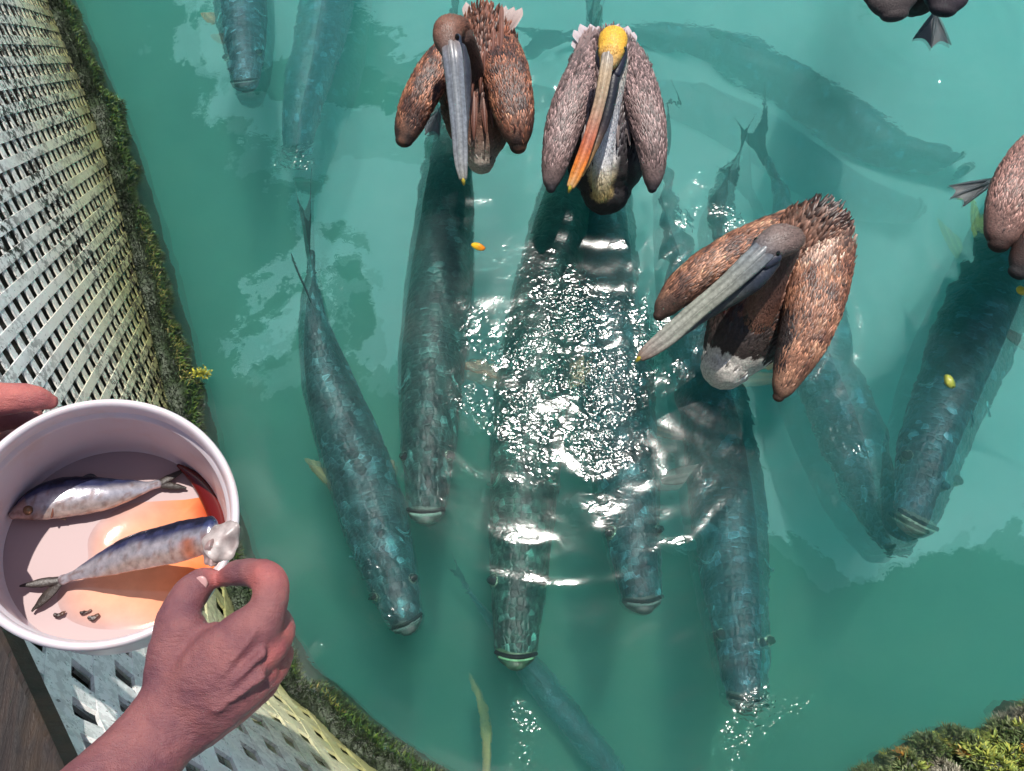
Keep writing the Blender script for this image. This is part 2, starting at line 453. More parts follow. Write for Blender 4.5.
lattice('lattice_panel', 1.0, sB-.004, 0.0, 0.0, 'fine white plastic lattice beside the water above the bucket, grimy and yellow-green low down')
lattice('lattice_panel', sB+.004, LEN[-1]-1.2, 0.0, 0.0, 'coarse white lattice below the bucket and beside the forearm', .132, .048, .006)
lattice('lattice_panel', sB+.004, LEN[-1]-1.2, -.034, .05, 'second white lattice sheet showing through the holes of the coarse one', .132, .040, .006)
# timber face behind
v, f = [], []; nn = 90
for i in range(nn+1):
    s = .3+(LEN[-1]-.5)*i/nn
    for (o_, z) in ((-.085, -.5), (-.085, TOP-.01), (-.6, TOP-.01), (-.6, -.5)):
        v.append(wall(s, o_, z)[0])
for i in range(nn):
    for q in range(4):
        q2 = (q+1) % 4; f.append((i*4+q, i*4+q2, i*4+4+q2, i*4+4+q))
tag(link('dock_wall', mesh('dock_wall', v, f, M['timber'], smooth=False)), 'dark timber dock wall showing black through the lattice holes', 'wall')
# deck boards
e0, e1 = P(-2, 626, TOP+.05), P(66, 774, TOP+.05)
ed = (e1-e0).normalized(); en = Vector((-ed.y, ed.x, 0));
if en.x > 0: en = -en
dk = empty('dock_deck', e0); tag(dk, 'dark brown weathered wooden deck at the bottom left under the bucket', 'deck')
def board(a, b, wdt, th=.04):
    v = []
    nb = 12
    for i in range(nb+1):
        p = a.lerp(b, i/nb)
        j = .0008*noise.noise(p*30)
        for (o_, z) in ((0+j, -.004), (.004, 0), (wdt-.004, 0), (wdt, -.004), (wdt, -th), (j, -th)):
            v.append(p+en*o_+Vector((0, 0, z)))
    f = []
    for i in range(nb):
        for q in range(6):
            q2 = (q+1) % 6; f.append((i*6+q, i*6+6+q, i*6+6+q2, i*6+q2))
    f += [tuple(range(6)), tuple(range(nb*6+5, nb*6-1, -1))]
    link('board', mesh('board', v, f, M['deck'], smooth=False), dk)
for k in range(6):
    board(e0+en*(.145*k)-ed*(1.8), e1+en*(.145*k)+ed*1.2, .138)

# ------------------------------------------------------------------ seaweed along the waterline
def blades(count, where, cols, lmin, lmax, wd):
    V, Fc, Cc = [], [], []
    for _ in range(count):
        p, nrm = where()
        d = (nrm+Vector((random.gauss(0, .6), random.gauss(0, .6), random.gauss(0, .5)))).normalized()
        L_ = random.uniform(lmin, lmax); s = d.cross(Vector((random.random()-.5, random.random()-.5, random.random()))).normalized()*wd*random.uniform(.5, 1.3)
        c = random.choice(cols(p)); k = random.uniform(.6, 1.4); c = tuple(x*k for x in c); o = len(V)
        mid = p+d*L_*.5+Vector((0, 0, random.uniform(0, .25)*L_))
        V += [p-s*.4, p+s*.4, mid+s, mid-s, p+d*L_]; Cc += [tuple(x*.6 for x in c)]*2+[c]*2+[tuple(x*1.5 for x in c)]
        Fc += [(o, o+1, o+2, o+3), (o+3, o+2, o+4)]
    return V, Fc, Cc
GREENS = [(.040, .095, .012), (.06, .13, .02), (.02, .06, .012), (.10, .15, .025), (.03, .07, .015)]
YELL = [(.17, .17, .035), (.13, .15, .035), (.20, .17, .06), (.09, .12, .025)]
s_top = 0
def bulge(s): return .050+.030*noise.noise((s*3.1, 0, 2))+.026*noise.noise((s*11, 4, 2))+.012*noise.noise((s*30, 4, 7))
LASTA = [0]
def weed_where():
    s = random.uniform(1.2, S_END-.2); a = random.uniform(-.9, 2.0); r = bulge(s); LASTA[0] = a
    p, t, nr = wall(s, .0, -.022)
    return p+nr*(math.cos(a)*r*1.0+.012)+Vector((0, 0, math.sin(a)*r*.78)), (nr*math.cos(a)+Vector((0, 0, math.sin(a)))*.9).normalized()
def weed_col(p):  # top-lit yellow painted on the upper blades, dark colours on the inner side
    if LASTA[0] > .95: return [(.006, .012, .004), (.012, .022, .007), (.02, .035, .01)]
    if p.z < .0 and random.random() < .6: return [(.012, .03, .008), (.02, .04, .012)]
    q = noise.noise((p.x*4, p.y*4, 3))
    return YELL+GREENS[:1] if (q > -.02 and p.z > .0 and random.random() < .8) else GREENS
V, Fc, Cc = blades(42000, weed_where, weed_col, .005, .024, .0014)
# the lumpy mat it grows from
rows = 260; seg = 12; o = len(V)
for i in range(rows+1):
    s = 1.1+(S_END-1.2)*i/rows; p, t, nr = wall(s, 0, -.03); r = bulge(s)*.86
    for k in range(seg):
        a = -math.pi/2+(math.pi+.9)*k/(seg-1); rr = r*(1+.35*noise.noise((s*22, a*2.5, 5)))
        V.append(p+nr*(math.cos(a)*rr)+Vector((0, 0, math.sin(a)*rr*.8))); Cc.append((.022, .042, .012))
for i in range(rows):
    for k in range(seg-1): Fc.append((o+i*seg+k, o+(i+1)*seg+k, o+(i+1)*seg+k+1, o+i*seg+k+1))
tag(link('seaweed', mesh('seaweed', V, Fc, M['weed'], Cc)), 'dark green and yellow seaweed fringe growing along the foot of the lattice', 'seaweed', kind='stuff')
# submerged grey-green ledge outside the fringe
v, f, c = [], [], []; rows = 120; seg = 14
for i in range(rows+1):
    s = 1.0+(S_END-1.1)*i/rows; p, t, nr = wall(s, .0, -.20)
    for k in range(seg):
        a = 2*math.pi*k/seg; rr = .066*(1+.16*noise.noise((s*9, a, 1))+.10*noise.noise((s*30, a*3, 1)))
        v.append(p+nr*math.cos(a)*rr+Vector((0, 0, math.sin(a)*rr*1.3))); c.append((.02, .045, .025))
for i in range(rows):
    for k in range(seg): f.append((i*seg+k, (i+1)*seg+k, (i+1)*seg+(k+1) % seg, i*seg+(k+1) % seg))
tag(link('dock_float', mesh('dock_float', v, f, M['weed'], c)), 'grey-green submerged dock float just outside the seaweed fringe', 'float')

# reef-like clump, bottom right
heap = [(880, 790, .02, .075), (905, 765, .0, .06), (930, 745, -.01, .055), (955, 735, -.01, .045), (985, 760, .03, .08), (1015, 745, .02, .085), (1040, 720, .0, .08),
        (1010, 790, .05, .1), (950, 790, .05, .09), (1060, 770, .05, .11), (915, 800, .04, .08), (860, 800, .0, .05)]
rock = []
for (a, b, z, r) in heap:
    r *= .82; c0 = P(a, b+10, z-.03); rock.append(Loft([(c0-Vector((0, 0, .10)), r*1.05, r*1.05, (.05, .06, .03)), (c0, r*.9, r*.9, (.05, .06, .03))], per=3, seg=14))
cl = fuse('seaweed_clump', rock, .012, M['weed'], None, 3, lambda p: .022*noise.noise(p*22)+.010*noise.noise(p*60))
KD = [(v_.co.copy(), v_.normal.copy()) for v_ in cl.data.vertices if v_.co.z > -.09 and v_.normal.z > -.3]
def clump_where():
    p, nr = random.choice(KD); return p, (nr+Vector((0, 0, .25))).normalized()
REEF = [[(.06, .10, .03), (.10, .14, .05), (.05, .08, .02), (.14, .17, .07)], [(.30, .20, .05), (.36, .17, .03), (.24, .20, .06)],
        [(.20, .19, .14), (.26, .24, .17), (.16, .15, .11)], [(.24, .30, .06), (.32, .33, .06), (.16, .22, .05)]]
def clump_col(p):
    q = noise.noise((p.x*9, p.y*9, 1)); q2 = noise.noise((p.x*13, p.y*13, 8))
    if q > .34: return REEF[1]
    if q < -.18: return REEF[2]
    return REEF[3] if q2 > .05 else REEF[0]
V, Fc, Cc = blades(32000, clump_where, clump_col, .008, .026, .0022)
tag(cl, 'lumpy green, grey and orange seaweed clump in the bottom right corner', 'seaweed')
tag(link('fronds', mesh('fronds', V, Fc, M['weed'], Cc), cl), kind='stuff')

# yellow-green tuft on the fringe
t0 = P(201, 374, .03)
V, Fc, Cc = blades(120, lambda: (t0+Vector((random.gauss(0, .013),)*1+(random.gauss(0, .007), random.gauss(0, .006))), Vector((.6, 0, .6))), lambda p: [(.36, .34, .03), (.20, .24, .04)], .006, .018, .003)
tag(link('seaweed_tuft', mesh('seaweed_tuft', V, Fc, M['weed'], Cc)), 'small bright yellow tuft sticking out from the dark seaweed above the bucket', 'seaweed')
# floating scraps
def scrap(name, px, py, z, rx, ry, rot, c1, c2, label, cat):
    p = P(px, py, z); v, f, c = [], [], []
    for i in range(7):
        for k in range(14):
            a = 2*math.pi*k/14; r = i/6; rr = r*(1+.15*noise.noise((a, px, 0)))
            q = Vector((math.cos(a)*rx*rr, math.sin(a)*ry*rr, 0)); q.rotate(Matrix.Rotation(rot, 3, 'Z'))
            v.append(p+q+Vector((0, 0, .011*(1-r*r)-.004+.002*noise.noise((q.x*90, q.y*90, 0))))); c.append(lc(c1, c2, max(0, min(1, .5+.8*q.x/rx))))
    n0 = 14
    for i in range(6):
        for k in range(14): f.append((i*n0+k, i*n0+(k+1) % n0, (i+1)*n0+(k+1) % n0, (i+1)*n0+k))
    b = len(v)
    for k in range(14): q = Vector(v[6*n0+k]); q.z -= .008; v.append(p.lerp(q, .7)); c.append(c2)
    for k in range(14): f.append((6*n0+k, 6*n0+(k+1) % n0, b+(k+1) % n0, b+k))
    f.append(tuple(range(b+13, b-1, -1)))
    tag(link(name, mesh(name, v, f, M['wrack'], c)), label, cat)
scrap('floating_leaf', 478, 246, .004, .024, .013, R(-25), (.85, .50, .02), (.65, .20, .01), 'small orange-yellow scrap floating between two pelicans and the glitter', 'leaf')
scrap('floating_leaf', 950, 381, -.004, .016, .024, R(15), (.36, .36, .05), (.20, .26, .04), 'yellow-green scrap floating above the fish nearest the right edge', 'leaf')
scrap('floating_leaf', 1022, 290, .004, .016, .016, R(15), (.75, .55, .04), (.5, .36, .04), 'yellow scrap at the right edge just below the cut-off pelican', 'leaf')

# yellowish weed strand under water, bottom centre
L = Loft([(P(472, 676, -.85), .006, .006, (.20, .26, .10)), (P(481, 700, -.82), .014, .008, (.30, .34, .10)), (P(487, 730, -.76), .017, .008, (.28, .32, .09)), (P(487, 775, -.68), .012, .007, (.36, .34, .12)), (P(484, 820, -.4), .01, .006, (.36, .3, .12))], 8, 12)
o = loft_obj('weed_strand', L, M['weed'], None, lambda p: .004*noise.noise(p*60)); tag(o, 'long yellow-green weed strand under water at the bottom centre', 'seaweed')

# ------------------------------------------------------------------ tarpon
TG = 'big silver fish waiting under the surface'
PROF = [(0, .12, .22), (.06, .17, .28), (.18, .42, .6), (.35, .78, 1.0), (.55, 1.0, 1.2), (.72, 1.0, 1.18), (.84, .84, 1.0), (.91, .72, .82), (.96, .60, .62), (1.0, .50, .46)]
def fin(name, base, tip, width, colr, parent, sweep=.3, up=Vector((0, 0, 1)), notch=0.0):
    """a thin rayed fin with real thickness, from base to tip"""
    d = tip-base; ax = d.cross(up)
    if ax.length < 1e-5: ax = Vector((1, 0, 0))
    ax.normalize(); nrm = d.cross(ax).normalized(); v, f, c = [], [], []; nu, nv = 12, 9
    for sgn in (1, -1):
        for i in range(nu+1):
            t = i/nu
            for j in range(nv):
                q = j/(nv-1)-.5
                wv = width*(.45+1.15*t-.95*t*t) if not notch else width*(.18+.95*t)
                ex = 1-notch*(1-(2*q)**2)*t
                p = base+d*(t*ex*(1-sweep*(q+.5)*t))+ax*(q*wv*2)
                thk = .0035*(1-t)*(1-(2*q)**2)+.0006
                p = p+nrm*(sgn*thk+.0022*math.sin(q*34)*t); v.append(p); c.append(tuple(x*(1+.55*math.sin(q*34))*(1.0+.4*t) for x in colr))
    m_ = (nu+1)*nv
    for i in range(nu):
        for j in range(nv-1):
            a = i*nv+j; f.append((a, a+1, a+nv+1, a+nv)); f.append((m_+a, m_+a+nv, m_+a+nv+1, m_+a+1))
    for i in range(nu):
        for j in (0, nv-1):
            a = i*nv+j; q_ = (a, a+nv, m_+a+nv, m_+a); f.append(q_ if j == 0 else q_[::-1])
    for j in range(nv-1):
        a = nu*nv+j; f.append((a, a+1, m_+a+1, m_+a))
    return link(name, mesh(name, v, f, M['fin'], c), parent)
def tarpon(spine, hw, label, col=(.045, .075, .085), side=(.10, .17, .17), belly=None, fins=(), roll=0.0, dorsal=.47, tailtip=None, jawcol=(.26, .32, .30), eyes=True, z=None):
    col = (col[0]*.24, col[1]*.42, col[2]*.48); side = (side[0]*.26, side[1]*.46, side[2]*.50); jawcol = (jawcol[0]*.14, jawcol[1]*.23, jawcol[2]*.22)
    """spine: (px, py, z) from the root of the tail to the mouth; hw: half width in pixels at the widest"""
    pts = [P(a, b, c) for a, b, c in spine]; dense = [Vector(q) for q in cr([list(p) for p in pts], 10)]
    ln = [0]
    for i in range(1, len(dense)): ln.append(ln[-1]+(dense[i]-dense[i-1]).length)
    T_ = ln[-1]
    def sp(t):
        s = max(0, min(T_-1e-5, t*T_)); i = 0
        while i < len(ln)-2 and ln[i+1] < s: i += 1
        return dense[i].lerp(dense[i+1], (s-ln[i])/max(1e-6, ln[i+1]-ln[i]))
    wob = (len(label)*7 % 11)/11*6.28
    w0 = hw*mpp(sp(.6)); root = empty('tarpon', sp(.5)); tag(root, label, 'fish', TG)
    rows = []
    for t, a, b in PROF:
        p = sp(t); p = p-Vector((0, 0, w0*b*.85))+Vector((w0*.16*math.sin(t*8+wob)*(1-t), 0, 0)); cc = lc(col, side, .15*max(0, math.sin(t*9))); rows.append((p, w0*a, w0*b, cc))
    L = Loft(rows, 7, 28, roll=roll); seg = L.seg
    v, f, c, uv = L.data(lambda q: noise.noise(q*22)*.004+.002*noise.noise((q.x*30, q.y*75, 2)))
    for i in range(len(v)):
        th = 2*math.pi*(i % seg)/seg; s_ = math.sin(th)
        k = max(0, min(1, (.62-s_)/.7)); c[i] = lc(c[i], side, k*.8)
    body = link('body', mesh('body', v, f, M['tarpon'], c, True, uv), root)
    a, bq = sp(.97), sp(1.0); dr = (bq-a).normalized(); si = dr.cross(Vector((0, 0, 1))).normalized(); hd = Vector((0, 0, 1))
    # upturned lower jaw, longer than the snout, with a dark gape between
    jl = w0*.38
    J = Loft([(bq+dr*(-jl*.8)-hd*w0*.62, w0*.46, w0*.30, jawcol), (bq+dr*(jl*.10)-hd*w0*.34, w0*.48, w0*.30, jawcol), (bq+dr*(jl*.55)-hd*w0*.16, w0*.42, w0*.24, jawcol), (bq+dr*jl*1.0-hd*w0*.08, w0*.22, w0*.12, tuple(x*.7 for x in jawcol))], 5, 18)
    loft_obj('lower_jaw', J, M['fin'], root)
    arc = []
    for k in range(-6, 7):
        q = k/6; arc.append((bq+si*(q*w0*.46)+dr*(w0*(.20-.09*q*q))+hd*(w0*(.06-.16*q*q)), w0*.050, w0*.04, (.004, .005, .006)))
    loft_obj('mouth_gape', Loft(arc, 2, 8), M['eye'], root)
    lip = [(p+dr*w0*.08, w_*.45, h_*.5, tuple(min(.8, x*4) for x in jawcol)) for p, w_, h_, _ in arc[1:-1]]
    loft_obj('lip', Loft(lip, 2, 8), M['fin'], root)
    if eyes:
        for sg in (-1, 1):
            ec = sp(.925)+si*(sg*w0*.53)-hd*w0*.30
            e = Loft([(ec-si*sg*w0*.10, w0*.17, w0*.17, (.15, .20, .16)), (ec+si*sg*w0*.02, w0*.16, w0*.16, (.12, .17, .13))], 3, 14); eo = loft_obj('eye', e, M['tarpon'], root)
            q = Loft([(ec+si*sg*w0*.06+hd*w0*.08, w0*.12, w0*.12), (ec+si*sg*w0*.12+hd*w0*.10, w0*.09, w0*.09)], 3, 12); pu = loft_obj('pupil', q, M['eye'], eo)
            # gill cover edge
            G = [(sp(.80)+si*(sg*w0*(.62+.30*k/5))-hd*(w0*(.05+.5*(k/5)**2))+dr*(w0*.25*math.sin(k/5*2.5)), w0*.035, w0*.03, tuple(x*1.8 for x in side)) for k in range(6)]
            loft_obj('gill_cover', Loft(G, 3, 8), M['tarpon'], root)
    dp = sp(dorsal); fin('dorsal_fin', dp-hd*w0*.03, dp-dr*w0*1.9+hd*w0*.55, w0*.42, tuple(x*.8 for x in col), root, .2, up=si)
    tb = sp(.01)-hd*w0*.2
    back = (sp(0)-sp(.05)).normalized()
    tt = P(*tailtip) if tailtip else tb+back*w0*2.6
    fin('tail_fin', tb, tt, w0*1.05, tuple(x*.75 for x in col), root, .0, up=si+hd*.35, notch=.45)
    for (t, sg, ln_, ang, cf) in fins:
        b = sp(t)+si*(sg*w0*.85)-hd*w0*.75; dd = (si*sg*math.cos(R(ang))-dr*math.sin(R(ang))).normalized()
        fin('pectoral_fin', b, b+dd*ln_*mpp(b)-hd*.02, 10*mpp(b), cf, root, .45)
    return root
BRN = (.22, .19, .09)
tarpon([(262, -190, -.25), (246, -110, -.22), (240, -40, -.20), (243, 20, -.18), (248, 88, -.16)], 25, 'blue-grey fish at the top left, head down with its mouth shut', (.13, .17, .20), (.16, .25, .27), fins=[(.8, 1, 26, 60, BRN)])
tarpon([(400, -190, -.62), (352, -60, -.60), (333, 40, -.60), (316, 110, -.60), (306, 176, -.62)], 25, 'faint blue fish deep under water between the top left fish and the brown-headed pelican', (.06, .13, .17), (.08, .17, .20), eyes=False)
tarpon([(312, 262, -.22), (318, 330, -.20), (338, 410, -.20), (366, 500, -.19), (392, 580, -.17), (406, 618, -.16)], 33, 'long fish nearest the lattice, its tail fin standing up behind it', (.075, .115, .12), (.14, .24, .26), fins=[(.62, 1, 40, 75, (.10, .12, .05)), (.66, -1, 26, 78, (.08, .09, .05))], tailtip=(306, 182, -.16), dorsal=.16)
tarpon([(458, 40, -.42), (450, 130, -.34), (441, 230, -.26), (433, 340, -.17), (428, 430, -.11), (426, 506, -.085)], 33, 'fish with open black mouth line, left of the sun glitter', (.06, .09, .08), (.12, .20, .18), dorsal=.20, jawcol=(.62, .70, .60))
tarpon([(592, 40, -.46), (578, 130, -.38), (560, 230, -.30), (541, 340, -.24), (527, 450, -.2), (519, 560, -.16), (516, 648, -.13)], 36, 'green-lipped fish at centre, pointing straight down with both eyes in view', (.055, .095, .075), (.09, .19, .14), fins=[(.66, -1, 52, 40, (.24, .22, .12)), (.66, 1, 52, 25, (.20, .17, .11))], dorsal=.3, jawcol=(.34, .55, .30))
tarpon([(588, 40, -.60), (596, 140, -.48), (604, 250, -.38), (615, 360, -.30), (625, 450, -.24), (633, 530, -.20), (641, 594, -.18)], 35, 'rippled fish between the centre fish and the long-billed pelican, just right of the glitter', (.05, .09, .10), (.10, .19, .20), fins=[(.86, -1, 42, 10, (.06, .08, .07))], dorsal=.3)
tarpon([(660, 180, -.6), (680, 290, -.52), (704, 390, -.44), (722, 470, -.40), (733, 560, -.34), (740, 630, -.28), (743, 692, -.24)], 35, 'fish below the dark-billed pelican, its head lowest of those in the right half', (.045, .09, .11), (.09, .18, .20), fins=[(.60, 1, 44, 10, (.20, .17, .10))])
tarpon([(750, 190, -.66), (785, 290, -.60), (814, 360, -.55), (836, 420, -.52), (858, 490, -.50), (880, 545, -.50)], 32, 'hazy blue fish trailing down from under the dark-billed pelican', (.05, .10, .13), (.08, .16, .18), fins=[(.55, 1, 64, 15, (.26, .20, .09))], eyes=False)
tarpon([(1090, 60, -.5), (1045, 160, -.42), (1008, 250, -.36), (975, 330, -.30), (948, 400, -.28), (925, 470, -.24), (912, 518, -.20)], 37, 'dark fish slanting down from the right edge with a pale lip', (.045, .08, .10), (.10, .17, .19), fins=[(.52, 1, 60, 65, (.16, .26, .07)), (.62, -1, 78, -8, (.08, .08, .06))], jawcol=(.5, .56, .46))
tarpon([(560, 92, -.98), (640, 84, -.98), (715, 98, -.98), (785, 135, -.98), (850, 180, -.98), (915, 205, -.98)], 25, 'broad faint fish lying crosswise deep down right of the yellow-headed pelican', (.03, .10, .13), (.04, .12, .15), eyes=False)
tarpon([(470, 590, -.95), (520, 660, -.95), (560, 710, -.95), (600, 760, -.95), (630, 800, -.95)], 14, 'slim faint fish deep down below the green-lipped fish', (.05, .10, .13), (.06, .12, .15), eyes=False)  # a fish's shadow, built as an added slim body
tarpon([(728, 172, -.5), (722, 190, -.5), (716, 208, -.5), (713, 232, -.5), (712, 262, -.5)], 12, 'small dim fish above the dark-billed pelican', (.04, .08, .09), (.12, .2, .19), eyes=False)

# ------------------------------------------------------------------ pelicans
RNG = np.random.default_rng(11)
def feather_rows(L, Lf, wf, edge, u0=0.0, u1=1.0, flip=1, lift=.22, var=.35, dens=1.0, colfn=None, th0=0, th1=2*math.pi, step=.42):
    T_ = L.len[-1]; u = T_*u0; k = 0; us, ths = [], []
    while u < T_*u1:
        _, _, _, _, w_, h_ = L.at(u, 0); cir = math.pi*(w_+h_)*(th1-th0)/(2*math.pi); cnt = max(4, int(cir/(wf*1.1)*dens)); k += 1
        j = np.arange(cnt); us.append(u+RNG.uniform(-.35, .35, cnt)*Lf); ths.append(th0+(th1-th0)*(j+.5*(k % 2)+RNG.uniform(-.4, .4, cnt))/cnt)
        u += Lf*step
    u = np.concatenate(us); th = np.concatenate(ths); ok = (u > 0) & (u < T_); u, th = u[ok], th[ok]; n = len(u)
    p, nr, t, col = L.many(u, th)
    if colfn: col = np.array([colfn(Vector(p[i]), tuple(col[i]), u[i]/T_, th[i]) for i in range(n)])
    d = t*flip; d = d-nr*(d*nr).sum(1, keepdims=True); d /= np.linalg.norm(d, axis=1, keepdims=True)+1e-9
    d = d+np.cross(d, nr)*RNG.normal(0, .20, (n, 1)); d /= np.linalg.norm(d, axis=1, keepdims=True); sd_ = np.cross(d, nr)
    ll = Lf*RNG.uniform(.7, 1.3, (n, 1)); ww = wf*RNG.uniform(.75, 1.25, (n, 1)); kk = np.clip(1+RNG.normal(0, var, (n, 1)), .3, 2.0)
    lf = lift*RNG.uniform(.4, 1.7, (n, 1)); c = np.clip(col*kk, 0, .85); ce = np.clip(col*edge*kk*RNG.uniform(.7, 1.3, (n, 1)), 0, .85)
    V = np.stack([p-nr*.002, p+d*ll*.45+sd_*ww*.5+nr*(lf*ll*.25), p+d*ll*.5+nr*(lf*ll*.5+ww*.16), p+d*ll*.45-sd_*ww*.5+nr*(lf*ll*.25),
                  p+d*ll*.88+sd_*ww*.24+nr*(lf*ll*.5), p+d*ll+nr*(lf*ll*.55), p+d*ll*.88-sd_*ww*.24+nr*(lf*ll*.5)], 1).reshape(-1, 3)
    CC = np.stack([c*.7, c, c*.8, c, ce, ce, ce], 1).reshape(-1, 3)
    return V, CC
def add_feathers(name, parent, sets):
    V = np.concatenate([q[0] for q in sets]); CC = np.concatenate([q[1] for q in sets]); n = len(V)//7
    loops = (np.array([0, 1, 2, 0, 2, 3, 1, 4, 5, 2, 2, 5, 6, 3])[None, :]+7*np.arange(n)[:, None]).ravel()
    st_ = (np.array([0, 3, 6, 10])[None, :]+14*np.arange(n)[:, None]).ravel(); tt_ = np.tile([3, 3, 4, 4], n)
    me = bpy.data.meshes.new(name); me.vertices.add(len(V)); me.vertices.foreach_set('co', V.ravel().astype(np.float32))
    me.loops.add(len(loops)); me.loops.foreach_set('vertex_index', loops.astype(np.int32))
    me.polygons.add(len(st_)); me.polygons.foreach_set('loop_start', st_.astype(np.int32))
    try: me.polygons.foreach_set('loop_total', tt_.astype(np.int32))
    except Exception: pass
    me.update(calc_edges=True); me.shade_smooth(); me.materials.append(M['feather'])
    a = me.color_attributes.new('Col', 'FLOAT_COLOR', 'POINT'); a.data.foreach_set('color', np.concatenate([CC, np.ones((len(CC), 1))], 1).ravel().astype(np.float32))
    return tag(link(name, me, parent), kind='stuff')
def quill_mesh(c, ce, dark):
    """one long feather along +Y, unit length, with a raised shaft and frayed vane"""
    V, Fc, Cc = [], [], []; nu = 12
    for i in range(nu+1):
        t = i/nu; w_ = .16*math.sin(min(1, t*1.5+.12)*math.pi/2)*(1 if t < .8 else max(.05, 1-((t-.8)/.2)**1.3))
        for j, q in enumerate((-1, -.5, 0, .5, 1)):
            V.append(Vector((q*w_*(1+.05*math.sin(i*7+j)), t, .05*(1-q*q)*(1-t*.6)+.06*t*t*0+(.018 if q == 0 else 0)))); Cc.append(lc(lc(c, dark, .5*(j % 2)), ce, max(0, t*1.4-.5) if abs(q) < 1 else .75))
    for i in range(nu):
        for j in range(4): a = i*5+j; Fc.append((a, a+1, a+6, a+5))
    return mesh('feather', V, Fc, M['feather'], Cc)
def put_feather(name, me, parent, base, tip, width, up=Vector((0, 0, 1))):
    d = tip-base; L_ = d.length; y = d.normalized(); x = y.cross(up).normalized(); z = x.cross(y)
    Mx = Matrix(((x.x*width, y.x*L_, z.x*L_*.5, base.x), (x.y*width, y.y*L_, z.y*L_*.5, base.y), (x.z*width, y.z*L_, z.z*L_*.5, base.z), (0, 0, 0, 1)))
    o = bpy.data.objects.new(name, me); C.objects.link(o); o.parent = parent
    o.matrix_basis = Matrix.Translation(parent.location).inverted() @ Mx
    return o
def rowz(rows, dz=0.0):
    out = []
    for r in rows:
        a, b, z, wd, hm = r[:5]; p = P(a, b, z+dz); out.append((p, wd*mpp(p), hm, r[5]))
    return out
def webbed(parent, pts, z0, spread, label=None):
    """leg, three long toes and the web between them"""
    a, b, c = [P(*q) for q in pts]     # leg top, ankle, middle toe tip
    L1 = Loft([(a, .011, .011, (.03, .04, .05)), (b, .010, .009, (.03, .04, .05))], 6, 10)
    d = c-b; tips = []; ls = [L1]
    for k in (-1, 0, 1):
        q = d.copy(); q.rotate(Matrix.Rotation(R(spread*k), 3, 'Z')); q *= (1 if k == 0 else .92); tips.append(b+q)
        ls.append(Loft([(b, .007, .006, (.03, .04, .05)), (b+q*.5+Vector((0, 0, .004)), .006, .006, (.03, .04, .05)), (b+q, .003, .003, (.03, .04, .05))], 4, 8))
    V, Fc = [], []
    for sgn in (1, -1):
        for i in range(9):
            t = i/8
            for j in range(13):
                q = j/12*2; k = int(min(1, q)) if q < 2 else 1; e = b.lerp(tips[k].lerp(tips[k+1], q-k), t*(1-.13*math.sin((q-k)*math.pi)))
                V.append(e+Vector((0, 0, sgn*.0012+.004*noise.noise(e*40)*t)))
    for s_ in (0, 1):
        for i in range(8):
            for j in range(12):
                q = s_*117+i*13+j; fq = (q, q+13, q+14, q+1); Fc.append(fq if s_ else fq[::-1])
    fv, ff = V, Fc
    for L_ in ls:
        v, f, _, _ = L_.data(); o = len(fv); fv = fv+v; ff = ff+[tuple(i+o for i in q) for q in f]
    return link('webbed_foot', mesh('webbed_foot', fv, ff, M['foot']), parent)

